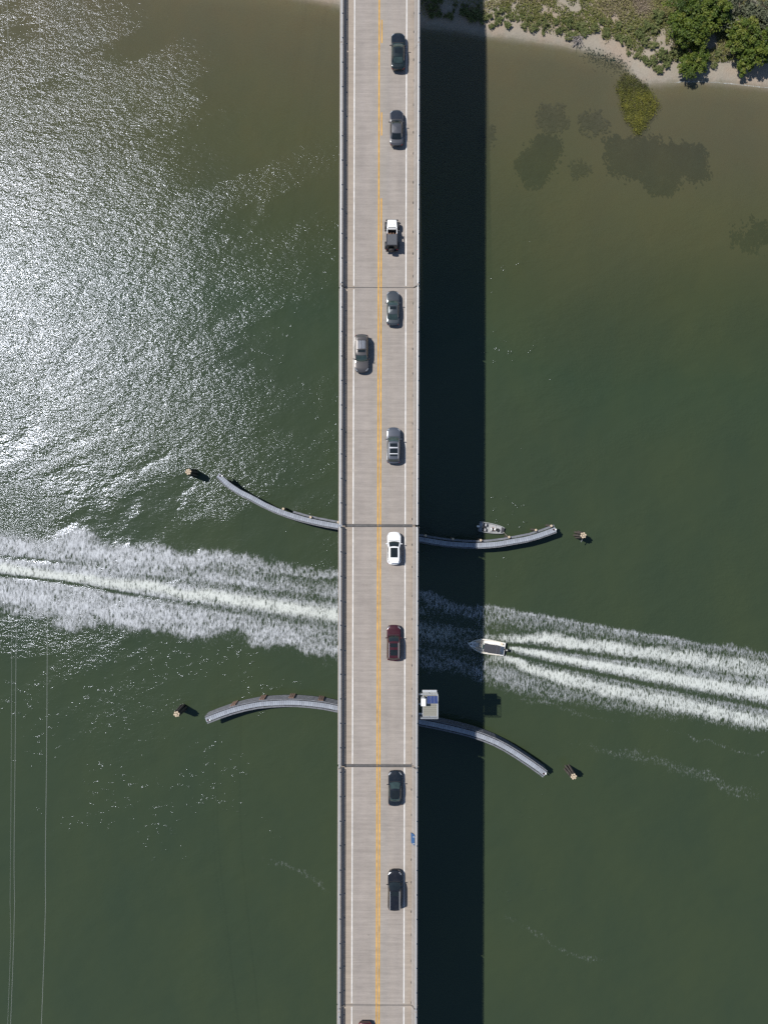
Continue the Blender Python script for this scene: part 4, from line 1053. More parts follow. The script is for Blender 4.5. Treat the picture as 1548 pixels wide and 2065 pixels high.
# ------------------------------------------------------------------ people
def person(name, label, loc, rotz, shirt, hair, group=None, hat=None):
    """seated figure facing +Y, hips at the origin, arms reaching forward; one continuous skin"""
    J = {'pel': (0, 0, .08, .155), 'belly': (0, .0, .24, .15), 'chest': (0, -.02, .44, .165), 'neck0': (0, -.02, .58, .07), 'neck': (0, 0, .64, .058), 'jaw': (0, .03, .70, .075), 'head': (0, .02, .80, .098), 'crown': (0, .01, .875, .07)}
    E = [('pel', 'belly'), ('belly', 'chest'), ('chest', 'neck0'), ('neck0', 'neck'), ('neck', 'jaw'), ('jaw', 'head'), ('head', 'crown')]
    for s_, n in ((-1, 'l'), (1, 'r')):
        J.update({n + 'sh': (s_ * .19, -.02, .51, .068), n + 'el': (s_ * .25, .10, .27, .047), n + 'wr': (s_ * .20, .34, .34, .034), n + 'pa': (s_ * .19, .41, .355, .036),
                  n + 'hip': (s_ * .10, .05, .06, .098), n + 'kn': (s_ * .13, .44, .12, .068), n + 'an': (s_ * .13, .50, -.28, .047), n + 'toe': (s_ * .14, .66, -.32, .04)})
        E += [('chest', n + 'sh'), (n + 'sh', n + 'el'), (n + 'el', n + 'wr'), (n + 'wr', n + 'pa'), ('pel', n + 'hip'), (n + 'hip', n + 'kn'), (n + 'kn', n + 'an'), (n + 'an', n + 'toe')]
        for k, dx in enumerate((-.028, -.010, .010, .027)):
            J[n + 'f%d' % k] = (s_ * .19 + dx, .47 - abs(dx) * .5, .35, .010); J[n + 'g%d' % k] = (s_ * .19 + dx, .495 - abs(dx), .315, .0085)
            E += [(n + 'pa', n + 'f%d' % k), (n + 'f%d' % k, n + 'g%d' % k)]
        J[n + 'th'] = (s_ * .145, .42, .345, .011); J[n + 'tt'] = (s_ * .125, .455, .335, .009)
        E += [(n + 'wr', n + 'th'), (n + 'th', n + 'tt')]
    keys = list(J)
    bm = bmesh.new(); lay = bm.verts.layers.skin.verify(); vs = {}
    for k in keys:
        v_ = bm.verts.new(J[k][:3]); v_[lay].radius = (J[k][3], J[k][3]); v_[lay].use_root = (k == 'pel'); vs[k] = v_
    for a, b_ in E: bm.edges.new((vs[a], vs[b_]))
    me0 = bpy.data.meshes.new('tmp'); bm.to_mesh(me0); bm.free()
    tmp = bpy.data.objects.new('tmp', me0); COL.objects.link(tmp)
    tmp.modifiers.new('skin', 'SKIN').use_smooth_shade = True
    tmp.modifiers.new('sub', 'SUBSURF').levels = 1
    dg = bpy.context.evaluated_depsgraph_get(); dg.update()
    me = bpy.data.meshes.new_from_object(tmp.evaluated_get(dg))
    bpy.data.objects.remove(tmp)
    me.name = name
    me.materials.clear()
    for m_ in (M['skin'], shirt, M['trousers']): me.materials.append(m_)
    for p in me.polygons:
        c = p.center
        arm = abs(c.x) > .17 and c.z > .2
        p.material_index = 2 if (c.z < .17 and not arm) else (0 if (c.z > .575 or (c.y > .13 and c.z > .2)) else 1)
        p.use_smooth = True
    o = put(name, me, None, loc, rotz)
    tag(o, label, 'person', group)
    secs = []
    for k in range(6):
        a = math.pi / 2 * k / 5; r = .112 * math.cos(a) + .004; z = .79 + .115 * math.sin(a)
        secs.append([(r * math.cos(t), .0 + r * math.sin(t) * (1.02) - .012, z - (.07 if math.sin(t) < -.2 and k == 0 else 0)) for t in [q * math.pi / 6 for q in range(12)]])
    MB().loft(secs, closed=True, caps=True).build('cap' if hat else 'hair', hat or hair, o, True)
    return o
def on_jeep(x, y, z):
    c, s_ = math.cos(BR_ROT), math.sin(BR_ROT); q = jeep.location
    return (q.x + x * c - y * s_, q.y + x * s_ + y * c, q.z + z)
person('person', 'person in rust top at the wheel of the open off-road car', on_jeep(-.36, -.10, .87), BR_ROT, M['shirt_rust'], M['hair_fair'])
person('person', 'person in pale top in the passenger seat of the open off-road car', on_jeep(.36, -.10, .87), BR_ROT, M['shirt_pale'], M['hair'])

# ------------------------------------------------------------------ speeding motorboat
def motorboat():
    p = site(979.5, 1303.2, 0.6)
    rz = rad(80.8)
    root = thing('motorboat', 'white open motorboat with dark canopy speeding out of the bridge shadow', 'motorboat', (p.x, p.y, 0.10), rz)
    L, W = 5.9, 2.35; h = L / 2
    def hw(t):                                   # t 0 stern .. 1 bow
        return W / 2 * (0.90 + 0.10 * math.sin(min(1, t / .55) * math.pi / 2)) * (1 - max(0, (t - .50) / .50) ** 2.3)
    T = [0, .1, .2, .3, .4, .5, .58, .66, .74, .81, .87, .92, .96, .99, 1.0]
    secs = []
    for t in T:
        y = -h + L * t; a = max(hw(t), .012); sh = .70 + .28 * t ** 2; keel = -.30 + .55 * max(0, (t - .6) / .4) ** 2
        secs.append([(0, y, keel), (a * .62, y - .1 * t, keel + .18), (a * .86, y, .18 + .2 * t), (a, y, sh), (a - min(.18, a * .6), y - (.12 if t > .9 else 0), sh + .015), (a - min(.19, a * .63), y - (.12 if t > .9 else 0), .34),
                     (0, y - (.12 if t > .9 else 0), .34), (-a + min(.19, a * .63), y - (.12 if t > .9 else 0), .34), (-a + min(.18, a * .6), y - (.12 if t > .9 else 0), sh + .015), (-a, y, sh), (-a * .86, y, .18 + .2 * t), (-a * .62, y - .1 * t, keel + .18)])
    MB().loft(secs, closed=True, caps=True).build('hull', M['white_gel'], root, True)
    MB().prism([(-.5, 1.75), (.5, 1.75), (.28, 2.35), (-.28, 2.35)], .345, .93).build('bow_deck', M['white_gel'], root)
    MB().prism([(-.26, 1.78), (.26, 1.78), (.20, 2.15), (-.20, 2.15)], .932, .955).build('anchor_hatch', M['hatch'], root)
    for s_ in (-1, 1):
        MB().prism([(s_ * .46, .75), (s_ * .93, .75), (s_ * .62, 1.72), (s_ * .34, 1.72)], .345, .66).build('bow_seat', M['cream'], root)
        MB().bevbox(min(s_ * .60, s_ * .98), max(s_ * .60, s_ * .98), -2.62, -2.22, .345, .72, .04).build('stern_seat', M['cream'], root)
        MB().tube([(s_ * 1.06, -2.4, .74), (s_ * 1.08, -.2, .80), (s_ * .95, 1.2, .90), (s_ * .45, 2.35, 1.02)], .028, 6).build('rub_rail', M['cream'], root, True)
    MB().bevbox(-.42, .42, -.05, .72, .345, 1.25, .08).build('console', M['white_gel'], root)
    MB().add([(-.40, .70, 1.2), (.40, .70, 1.2), (.34, .45, 1.62), (-.34, .45, 1.62)], [(0, 1, 2, 3)]).build('console_screen', M['glass_green'], root)
    MB().bevbox(-.36, .36, .75, 1.15, .345, .78, .06).build('console_seat', M['cream'], root)
    MB().bevbox(-.45, .45, -1.25, -.75, .345, 1.0, .06).build('leaning_post', M['white_gel'], root)
    can = put('canopy', None, root)
    secs = []
    for k in range(9):
        y = -2.05 + 2.6 * k / 8
        secs.append([(x * .68, y, 2.18 + .06 * (1 - x * x) - .05 * ((k - 4) / 4) ** 2) for x in (-1, -.95, -.5, 0, .5, .95, 1)] + [(x * .68, y, 2.10 + .05 * (1 - x * x) - .05 * ((k - 4) / 4) ** 2) for x in (1, .5, 0, -.5, -1)])
    MB().loft(secs, closed=True, caps=True).build('canvas_top', M['canvas'], can, True)
    for y in (-1.45, -1.95):
        MB().tube([(-.69, y, 2.19), (0, y, 2.255), (.69, y, 2.19)], .02, 6).build('top_batten', M['batten'], can)
    for s_ in (-1, 1):
        for y in (-1.5, .35):
            MB().tube([(s_ * .64, y, 2.12), (s_ * .52, y * .8, .5)], .025, 6).build('canopy_leg', M['chrome'], can)
    MB().box(-.98, .98, -2.98, -2.80, .50, .72).build('transom', M['white_gel'], root)
    MB().box(-1.0, 1.0, -3.06, -2.985, .45, .70).build('swim_ledge', M['black'], root)
    ob = put('outboard', None, root, (0, -3.22, 0))
    MB().loft([[(r * .24 * math.cos(a), -.04 + r * .36 * math.sin(a), z) for a in [k * math.pi / 6 for k in range(12)]] for r, z in ((.8, .62), (1, .75), (1, 1.0), (.8, 1.14), (.35, 1.19))], closed=True, caps=True).build('cowling', M['black'], ob, True)
    MB().box(-.09, .09, -.2, .12, -.5, .62).build('outboard_leg', M['black'], ob)
    MB().bevbox(-.08, .08, -.1, .06, 1.19, 1.215, .01).build('cowling_badge', M['white_gel'], ob)
    return root
M['hatch'] = pm('grey_hatch', (0.36, 0.35, 0.34), 0.5, 0, 0.1, 5.0)
M['batten'] = pm('blue_grey_batten', (0.13, 0.14, 0.18), 0.6, 0, 0.1, 5.0)
motorboat()

# ------------------------------------------------------------------ moored flat-bottomed boat
def jon_boat():
    p = site(990.6, 1065.6, 0.4)
    rz = rad(-99.5)
    root = thing('flat_bottomed_boat', 'small grey flat-bottomed fishing boat tied behind the fender', 'boat', (p.x, p.y, 0.02), rz)
    h = 2.05
    rows = [(-h, .80), (-1.4, .83), (-.4, .82), (.5, .77), (1.2, .68), (1.7, .56), (h, .42)]
    secs = []
    for y, a in rows:
        k = max(0, (y - .9) / (h - .9)); bot = -.12 + .30 * k; top = .48 + .10 * k
        secs.append([(-a * .84, y, bot), (-a, y, top), (-a + .09, y, top + .012), (-a * .80 + .03, y, .10 + .2 * k), (a * .80 - .03, y, .10 + .2 * k), (a - .09, y, top + .012), (a, y, top), (a * .84, y, bot)])
    MB().loft(secs, closed=True, caps=True).build('hull', M['alu_grey'], root)
    MB().prism([(-.60, .75), (.60, .75), (.50, 1.55), (-.50, 1.55)], .40, .47).build('bow_deck', M['deck_grey'], root)
    MB().prism([(-.52, 1.56), (.52, 1.56), (.40, 2.0), (-.40, 2.0)], .40, .52).build('bow_net', M['canvas'], root)
    MB().box(-.66, .66, -1.95, -1.45, .34, .42).build('stern_deck', M['deck_grey'], root)
    MB().box(-.66, .66, -.35, .70, .10, .17).build('floor', M['deck_grey'], root)
    for s_ in (-1, 1):
        st = MB().bevbox(s_ * .40 - .21, s_ * .40 + .21, -1.28, -.86, .12, .55, .04).build('seat', M['deck_grey'], root)
        MB().bevbox(s_ * .40 - .23, s_ * .40 + .23, -1.36, -1.285, .30, .80, .03).build('seat_back', M['black'], st)
        MB().bevbox(s_ * .40 - .23, s_ * .40 + .23, -.855, -.78, .30, .60, .03).build('seat_front', M['black'], st)
    MB().bevbox(-.14, .14, -1.45, -1.0, .42, .62, .04).build('fuel_tank', M['black'], root)
    MB().lathe([(.26, .47), (.29, .80), (.25, .80), (.22, .56)], (.10, .95, 0), 16).build('bucket', M['black'], root, True)
    ob = put('outboard', None, root, (0.05, -2.22, 0))
    MB().loft([[(r * .19 * math.cos(a), r * .28 * math.sin(a), z) for a in [k * math.pi / 6 for k in range(12)]] for r, z in ((.8, .52), (1, .62), (1, .86), (.75, .98), (.3, 1.02))], closed=True, caps=True).build('cowling', M['white_gel'], ob, True)
    MB().box(-.07, .07, -.12, .10, -.5, .52).build('outboard_leg', M['black'], ob)
    MB().tube([(0, .2, .7), (.06, .55, .72), (.08, .75, .75)], .025, 6).build('tiller', M['black'], ob)
    return root, p, rz
jb, jp, jr = jon_boat()
def on_jon(x, y, z):
    c, s_ = math.cos(jr), math.sin(jr)
    return Vector((jp.x + x * c - y * s_, jp.y + x * s_ + y * c, z + .02))
q = on_jon(.05, .52, .17)
cooler = thing('cool_box', 'white cool box on the floor of the moored grey boat', 'cool box', q, jr)
MB().bevbox(-.19, .19, -.13, .13, 0, .30, .02).build('box_body', M['white_box'], cooler)
MB().bevbox(-.20, .20, -.14, .14, .302, .36, .02).build('box_lid', M['white_box'], cooler)
person('person', 'person in white top sitting in the moored grey boat', on_jon(.12, -.05, .40), jr + .2, M['shirt_white'], M['hair'], hat=M['shirt_white'])
seatb = MB().bevbox(-.30, .50, -.22, .12, .17, .42, .03).build('thwart', M['deck_grey'], jb)
a = on_jon(.25, 1.95, .55); b_ = site(1025.5, 1083.2, 3.1)
rp = [a.lerp(b_, t) - Vector((0, 0, .35 * math.sin(math.pi * t))) for t in (0, .2, .4, .6, .8, 1)]
tag(MB().tube(rp, .022, 5).build('mooring_rope', M['rope'], None, True), 'pale rope from the grey boat to a fender pile', 'rope')

# ------------------------------------------------------------------ overhead wires
for (pts, lab) in [([(97, 700), (97, 1000), (95, 1450), (92, 1700), (84, 2065)], 'overhead wire nearest the bridge, single bright strand'),
                   ([(34, 700), (34, 1000), (33, 1300), (29, 1700), (22, 2065)], 'middle overhead wire by the frame edge'),
                   ([(24, 700), (24, 1000), (24, 1400), (21, 1800), (16, 2065)], 'thin overhead wire closest to the frame edge')]:
    zz = 30.0
    W_ = [site(x, y, zz + (2.0 if i in (0, 4) else 0)) for i, (x, y) in enumerate(pts)]
    d0 = (W_[0] - W_[1]).normalized(); d1 = (W_[-1] - W_[-2]).normalized()
    W_ = [W_[0] + d0 * 140 + Vector((0, 0, 8))] + W_ + [W_[-1] + d1 * 90 + Vector((0, 0, 5))]
    W_ = resample(W_, 4.0)
    tag(MB().tube(W_, 0.0085 if 'nearest' in lab else (0.007 if 'middle' in lab else 0.0045), 5).build('power_line', M['wire'], None, True), lab, 'wire', 'overhead wires')

# ------------------------------------------------------------------ vegetation
def leaf_quads(C, Nn, size, rng, flat=0.35, aspect=0.55):
    """one small folded-diamond leaf per centre; returns verts, faces"""
    n = len(C)
    a = rng.random(n) * 2 * np.pi
    t = np.stack([np.cos(a), np.sin(a), rng.normal(0, flat, n)], -1); t /= np.linalg.norm(t, axis=1)[:, None]
    up = Nn + rng.normal(0, 0.45, (n, 3)); up /= np.linalg.norm(up, axis=1)[:, None]
    b = np.cross(up, t); b /= np.maximum(1e-6, np.linalg.norm(b, axis=1))[:, None]
    s = size[:, None] if np.ndim(size) else size
    V = np.stack([C - t * s, C - b * s * aspect, C + t * s, C + b * s * aspect], 1).reshape(-1, 3)
    F = np.arange(n * 4).reshape(n, 4)
    return V, F

def crown_mesh(name, R, Hc, z0, seed, mat, clumps, per, leaf, lump=0.3, tint0=0.5, gaps=0.0):
    """crown built from leaf clumps on and inside an uneven dome"""
    rng = np.random.default_rng(seed)
    Cs, Ns, T, S = [], [], [], []
    lobes = [(rng.uniform(-.55, .55) * R, rng.uniform(-.55, .55) * R, rng.uniform(.4, .75) * R, rng.uniform(.6, 1.0)) for _ in range(7)]
    lobes.append((0, 0, .75 * R, 1.0))
    for k in range(clumps):
        lx, ly, lr, lh = lobes[rng.integers(len(lobes))]
        u = rng.normal(size=3); u[2] = abs(u[2]) * 0.9 - 0.15; u /= np.linalg.norm(u)
        rr = (rng.random() ** 0.25) * (1 - lump * rng.random())
        c = np.array([lx + u[0] * lr * rr, ly + u[1] * lr * rr, z0 + Hc * lh * (0.25 + 0.75 * max(u[2], -.3) * rr)])
        cr = R * rng.uniform(.10, .24)
        m = int(per * rng.uniform(.6, 1.3))
        w = rng.normal(size=(m, 3)); w /= np.linalg.norm(w, axis=1)[:, None]; w[:, 2] = np.abs(w[:, 2]) * .8 - .2
        q = c + w * cr * (rng.random((m, 1)) ** .4)
        Cs.append(q); Ns.append(w * .7 + np.array([0, 0, .6]))
        t = tint0 + rng.normal(0, .16)
        T.append(np.clip(t + rng.normal(0, .08, m), 0, 1)); S.append(leaf * rng.uniform(.7, 1.35, m))
    C = np.concatenate(Cs); V, F = leaf_quads(C, np.concatenate(Ns), np.concatenate(S), rng)
    me = np_mesh(name, V, F, mat, False)
    pattr(me, 'tint', np.concatenate(T), 'FACE')
    return me

M['leaf_tree'] = attr_ramp_mat('broadleaf', 'tint', [(0.0, (0.028, 0.050, 0.012)), (0.4, (0.078, 0.120, 0.018)), (0.7, (0.140, 0.175, 0.024)), (1.0, (0.20, 0.20, 0.045))], 0.55, 0.25)
M['leaf_shrub'] = attr_ramp_mat('dune_leaf', 'tint', [(0.0, (0.065, 0.090, 0.028)), (0.4, (0.135, 0.165, 0.052)), (0.7, (0.195, 0.205, 0.080)), (1.0, (0.29, 0.26, 0.14))], 0.7, 0.2)
M['leaf_grey'] = attr_ramp_mat('grey_leaf', 'tint', [(0.0, (0.05, 0.06, 0.035)), (0.5, (0.12, 0.135, 0.075)), (1.0, (0.24, 0.22, 0.17))], 0.7, 0.15)
M['grass'] = attr_ramp_mat('grass_blades', 'tint', [(0.0, (0.075, 0.100, 0.026)), (0.35, (0.165, 0.178, 0.046)), (0.65, (0.235, 0.215, 0.085)), (1.0, (0.27, 0.215, 0.16))], 0.8, 0.2)
M['marsh'] = attr_ramp_mat('marsh_leaf', 'tint', [(0.0, (0.045, 0.050, 0.014)), (0.5, (0.11, 0.112, 0.016)), (1.0, (0.22, 0.20, 0.03))], 0.7, 0.2)
M['seagrass_thin'] = attr_ramp_mat('thin_seagrass', 'tint', [(0.0, (0.055, 0.058, 0.038)), (1.0, (0.11, 0.105, 0.062))], 0.8)
M['seagrass'] = attr_ramp_mat('seagrass', 'tint', [(0.0, (0.003, 0.010, 0.009)), (0.6, (0.012, 0.028, 0.018)), (1.0, (0.05, 0.06, 0.035))], 0.8)

def bare_sand(X, Y, d):
    """blown sand left open between the dune plants"""
    return sstep(.58, .68, fbm(X * .42 + 5, Y * .36 + 2, 131, 3)) * sstep(9.5, 7.0, d)
def gz(x, y): return float(ground_z(np.array([x]), np.array([y]))[0])

def tree(px, py, R, H, label, seed, mat='leaf_tree', tint=.5, clumps=150, per=52, leaf=.17):
    p = site(px, py, H * .55)
    g = gz(p.x, p.y)
    root = thing('tree', label, 'tree', (p.x, p.y, g), 0, 'trees on the shore')
    put('crown', crown_mesh('crown', R, H * .72, H * .25, seed, M[mat], clumps, per, leaf, tint0=tint), root)
    rng = random.Random(seed)
    t = MB()
    t.tube([(0, 0, -.3), (.1, .05, H * .25), (.0, .15, H * .55), (.1, .1, H * .85)], [.22, .18, .12, .03], 8)
    for k in range(9):
        a = rng.uniform(0, 6.28); z = rng.uniform(.2, .5) * H; r = R * rng.uniform(.55, .85)
        t.tube([(.05, .08, z), (r * .5 * math.cos(a), r * .5 * math.sin(a), z + H * .18), (r * math.cos(a), r * math.sin(a), z + H * rng.uniform(.15, .35))], [.10, .06, .015], 6)
    t.build('trunk', M['bark'], root, True)
    return root
tree(1378, 42, 3.9, 5.2, 'broad dark green tree at the left end of the wood', 101, tint=.46, clumps=210)
tree(1424, 18, 3.4, 5.4, 'dark green tree cut by the top edge, behind the broad one', 102, tint=.50)
tree(1404, 66, 2.9, 4.4, 'bright green tree in the middle of the wood', 107, tint=.58, clumps=140)
tree(1399, 118, 2.9, 3.0, 'low bushy tree leaning over the beach', 103, tint=.50, clumps=130, leaf=.15)
tree(1492, 74, 3.1, 4.8, 'yellow-green tree right of the sandy gap', 104, tint=.62, clumps=170)
tree(1534, 98, 3.2, 4.6, 'dark green tree cut by the right edge above the beach', 105, tint=.50, clumps=170)
tree(1506, 122, 2.0, 2.8, 'small green tree at the top of the beach by the right edge', 108, tint=.55, clumps=90, leaf=.15)
tree(1484, 12, 3.6, 4.2, 'grey thin-leaved tree at the top edge', 106, 'leaf_grey', .55, 120, 30)
tree(1545, 28, 3.4, 4.4, 'grey-green tree in the top corner', 109, 'leaf_grey', .40, 140, 34)
tree(1447, -8, 3.2, 4.6, 'olive tree mostly beyond the top edge', 110, tint=.6, clumps=120)

# shrubs of the dune
SHR = [crown_mesh('foliage', 1.0, .85, .08, 200 + k, M['leaf_shrub'], 46, 34, .085, lump=.75, tint0=(.38, .5, .6, .45, .55)[k]) for k in range(5)]
STEM = MB()
for k in range(5):
    a = k * 1.26; STEM.tube([(0, 0, -.1), (.25 * math.cos(a), .25 * math.sin(a), .3), (.55 * math.cos(a), .55 * math.sin(a), .55)], [.03, .02, .008], 5)
STEM = STEM.mesh('stems', M['bark'])
shr = []
rs = random.Random(5)
edge_px = [(976, 46), (1010, 52), (1058, 60), (1100, 63), (1136, 66), (1180, 72), (1215, 80), (1246, 90), (1272, 104), (1290, 122), (1308, 138), (1335, 148)]
def edge_y(x): return float(np.interp(x, [e[0] for e in edge_px], [e[1] for e in edge_px]))
x = 862
while x < 1345:
    for row in range(3):
        y = edge_y(x) - 4 - row * rs.uniform(7, 15) + rs.uniform(-7, 5)
        if x < 972: y = np.interp(x, [851, 972], [24, 40]) - row * 12 + rs.uniform(-4, 3)
        shr.append((x + rs.uniform(-8, 8), y, rs.uniform(.40, .95) * (1.0 if row < 2 else .8)))
    x += rs.uniform(11, 19)
for (a, b_, r) in [(1325, 40, 1.3), (1318, 62, 1.0), (1300, 52, .9), (1296, 84, 1.0), (1318, 92, 1.1), (1332, 112, 1.2), (1308, 108, .9), (1345, 128, 1.0), (1360, 108, 1.0), (1270, 58, .9), (1288, 70, 1.0), (1446, 108, .8), (1450, 62, 1.1), (1260, 78, .9), (1336, 78, .8), (1330, 138, .8), (1440, 130, .7)]:
    shr.append((a, b_, r))
for i, (a, b_, r) in enumerate(shr):
    p = site(a, b_, .8); g = gz(p.x, p.y)
    lit = a > 972
    dd_ = -shore_dist(np.array([p.x]), np.array([p.y]))
    if float(bare_sand(np.array([p.x]), np.array([p.y]), dd_)[0]) > .6: continue
    o = thing('shrub', 'low grey-green dune shrub between the beach and the grass' if lit else 'low shrub in the bridge shadow on the shore', 'shrub', (p.x, p.y, g), rs.uniform(0, 6.28), 'dune shrubs in the sun' if lit else 'dune shrubs in the bridge shadow')
    o.scale = (r * rs.uniform(.85, 1.15), r * rs.uniform(.85, 1.15), r * rs.uniform(.8, 1.2))
    put('foliage', SHR[i % 5], o); put('stems', STEM, o)

# grass and low scrub: one uncountable mass
def scatter_grass():
    rng = np.random.default_rng(77)
    n = 150000
    X = rng.uniform(site(690, 0).x, site(1640, 0).x, n); Y = rng.uniform(site(0, 130).y, site(0, -90).y, n)
    d = -shore_dist(X, Y)
    m = fbm(X * .28, Y * .28, 91, 4); bare = fbm(X * .12 + 9, Y * .12, 95, 3)
    pr = sstep(1.9, 3.9, d + (m - .5) * 3.5) * (0.25 + 0.75 * sstep(.34, .56, m))
    pr = np.where(d > 7, np.maximum(pr, .75), pr)
    pr = pr * (1 - bare_sand(X, Y, d))
    k = rng.random(n) < pr
    X, Y, d, m, bare = X[k], Y[k], d[k], m[k], bare[k]
    Z = ground_z(X, Y)
    n = len(X)
    hgt = .10 + .30 * m * rng.random(n)
    C = np.stack([X, Y, Z + hgt], -1)
    Nn = np.tile(np.array([0, 0, .8]), (n, 1)) + rng.normal(0, .4, (n, 3))
    V, F = leaf_quads(C, Nn, .10 + .10 * rng.random(n), rng, .7, .40)
    me = np_mesh('grass', V, F, M['grass'], False)
    brown = sstep(.50, .66, fbm(X * .10 + 40, Y * .12 + 7, 98, 3))
    pxx = PCX + X * FPX / CAM_H; pyy = PCY - Y * FPX / CAM_H
    brown = np.maximum(brown * .6, np.exp(-(((pxx - 1290) / 26) ** 2 + ((pyy - 14) / 34) ** 2) ** 2) * 1.2)
    t = .20 + .42 * m - .15 * rng.random(n) + .55 * brown + rng.normal(0, .10, n)
    pattr(me, 'tint', np.clip(t, 0, 1), 'FACE')
    tag(put('grass', me), 'rough olive grass and scrub behind the beach', kind='stuff')
scatter_grass()

# ------------------------------------------------------------------ dead branches on the waterline
dw = site(1160, 84, .4)
dead = thing('fallen_branches', 'grey dead branches fallen across the beach into the water', 'dead tree', (dw.x, dw.y, gz(dw.x, dw.y)), 0)
rs = random.Random(9)
MB().tube([(1.1, 1.1, .15), (.6, .5, .35), (.1, -.1, .35), (-.5, -.7, .15)], [.13, .12, .10, .06], 8).build('trunk', M['dead_wood'], dead, True)
for k in range(26):
    a = math.radians(rs.uniform(185, 275)) if k < 19 else rs.uniform(0, 6.28); r = rs.uniform(.7, 1.9) * (1 if k < 19 else .6)
    s0 = Vector((rs.uniform(.0, .9), rs.uniform(0, .9), .35)); dx, dy = math.cos(a), math.sin(a)
    b1 = s0 + Vector((dx * r * .5 + rs.uniform(-.15, .15), dy * r * .5, rs.uniform(.15, .55)))
    b2 = s0 + Vector((dx * r, dy * r, rs.uniform(-.25, .4)))
    MB().tube([s0, b1, b2], [.055, .04, .012], 5).build('branch', M['dead_wood'], dead, True)

# ------------------------------------------------------------------ marsh clump and seagrass beds
def inside(poly, X, Y):
    r = np.zeros(X.shape, bool); n = len(poly)
    for i in range(n):
        (ax, ay), (bx, by) = poly[i], poly[(i + 1) % n]
        c = ((ay > Y) != (by > Y)) & (X < (bx - ax) * (Y - ay) / (by - ay + 1e-12) + ax)
        r ^= c
    return r
def clump(name, px_poly, n, seed, mat, label, cat, zf, size, tintf, warp=.7, flat=.5, group=None, soft=.55):
    rng = np.random.default_rng(seed)
    if name == 'seagrass_bed':                 # loose edges spread the bed, so the drawn outline is drawn in
        mx_ = sum(x for x, _ in px_poly) / len(px_poly); my_ = sum(y for _, y in px_poly) / len(px_poly)
        px_poly = [(mx_ + (x - mx_) * .90, my_ + (y - my_) * .88) for x, y in px_poly]
    poly = [site(x, y)[:2] for x, y in px_poly]
    xs_ = [p[0] for p in poly]; ys_ = [p[1] for p in poly]
    X = rng.uniform(min(xs_) - 1, max(xs_) + 1, n); Y = rng.uniform(min(ys_) - 1, max(ys_) + 1, n)
    wx = (fbm(X * .9, Y * .9, seed % 50, 3) - .5) * 2.4 * warp; wy = (fbm(X * .9 + 30, Y * .9, seed % 50 + 3, 3) - .5) * 2.4 * warp
    k = inside(poly, X + wx + rng.normal(0, soft, n), Y + wy + rng.normal(0, soft, n))
    X, Y = X[k], Y[k]; n = len(X)
    C = np.stack([X, Y, zf(X, Y, rng)], -1)
    o_ = C.mean(0); o_[2] = 0
    V, F = leaf_quads(C - o_, np.tile(np.array([0, 0, 1.]), (n, 1)) + rng.normal(0, .25, (n, 3)), size * rng.uniform(.7, 1.4, n), rng, flat * .4, .5)
    me = np_mesh(name, V, F, mat, False)
    pattr(me, 'tint', np.clip(tintf(X, Y, rng), 0, 1), 'FACE')
    tag(put(name, me, None, tuple(o_)), label, cat, group)
def zm(X, Y, rng): return np.maximum(ground_z(X, Y), 0) + .06 + .35 * rng.random(len(X)) * fbm(X, Y, 12, 2)
clump('marsh_grass', [(1258, 150), (1278, 152), (1300, 172), (1319, 198), (1325, 212), (1313, 236), (1298, 258), (1288, 272), (1274, 258), (1258, 226), (1249, 205), (1242, 184), (1246, 164)], 15000, 301, M['marsh'],
      'bright yellow-green marsh grass clump standing in the shallows', 'marsh grass', zm, .10, lambda X, Y, r: .25 + .55 * (fbm(X * .9, Y * .9, 14, 3)) + r.normal(0, .16, len(X)) - .45 * sstep(66.5, 70.0, Y), .45, soft=.24)
def zs(X, Y, rng): return np.minimum(ground_z(X, Y) + .10 + .15 * rng.random(len(X)), -.12)
tf = lambda X, Y, r: fbm(X * .8, Y * .8, 16, 3) + r.normal(0, .1, len(X))
G = 'dark seagrass beds under the shallow water'
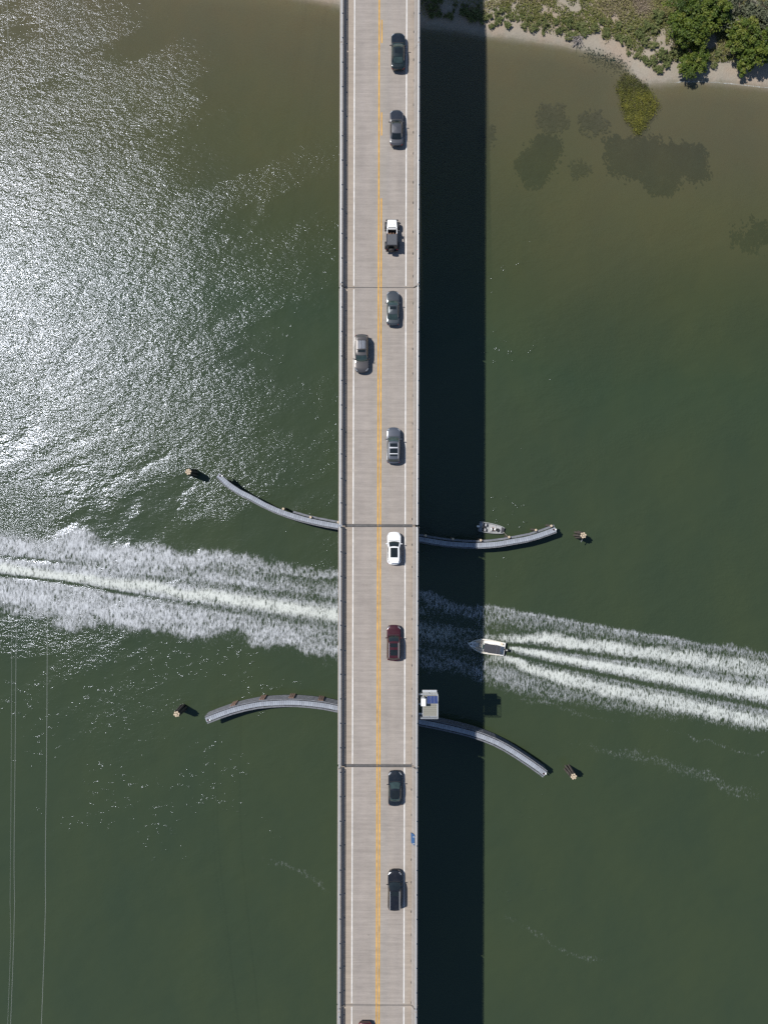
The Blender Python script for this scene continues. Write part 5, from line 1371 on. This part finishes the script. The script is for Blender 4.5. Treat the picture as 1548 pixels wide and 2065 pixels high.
clump('seagrass_bed', [(1052, 300), (1078, 292), (1092, 268), (1130, 272), (1134, 300), (1112, 322), (1106, 348), (1080, 368), (1054, 358), (1046, 330)], 9000, 311, M['seagrass'], 'dark rounded seagrass bed nearest the bridge shadow', 'seagrass', zs, .22, tf, .8, group=G)
clump('seagrass_bed', [(1214, 272), (1260, 276), (1312, 276), (1364, 292), (1396, 284), (1430, 298), (1440, 348), (1412, 356), (1386, 338), (1356, 384), (1322, 390), (1296, 348), (1256, 350), (1226, 328)], 24000, 312, M['seagrass'], 'large ragged dark seagrass bed below the marsh grass', 'seagrass', zs, .22, tf, .8, group=G)
clump('seagrass_bed', [(1480, 452), (1510, 470), (1520, 440), (1560, 434), (1570, 470), (1530, 498), (1506, 502), (1484, 486)], 2600, 313, M['seagrass'], 'small broken seagrass bed at the right edge', 'seagrass', zs, .2, tf, 1.1, group=G)
clump('seagrass_bed', [(1092, 212), (1136, 214), (1140, 246), (1104, 254), (1088, 236)], 2200, 314, M['seagrass_thin'], 'faint square seagrass bed close under the beach', 'seagrass', zs, .30, tf, .7, group=G)
clump('seagrass_bed', [(972, 258), (990, 256), (992, 278), (974, 286)], 840, 315, M['seagrass_thin'], 'faint seagrass patch touching the bridge shadow', 'seagrass', zs, .30, tf, .6, group=G)
clump('seagrass_bed', [(1158, 330), (1186, 326), (1186, 342), (1160, 346)], 840, 316, M['seagrass_thin'], 'small faint seagrass patch between the two dark beds', 'seagrass', zs, .30, tf, .6, group=G)
clump('seagrass_bed', [(1170, 230), (1212, 226), (1222, 256), (1186, 262)], 1400, 317, M['seagrass_thin'], 'faint seagrass patch left of the marsh grass', 'seagrass', zs, .30, tf, .7, group=G)
def zw(X, Y, rng): return ground_z(X, Y) + .02 + .05 * rng.random(len(X))
clump('seaweed_drift', [(1172, 103), (1200, 107), (1230, 116), (1254, 127), (1264, 137), (1262, 145), (1246, 142), (1222, 130), (1196, 120), (1178, 110)], 2600, 318, M['seagrass'], 'dark strip of weed lying along the waterline', 'seaweed', zw, .12, tf, .4, group=None)
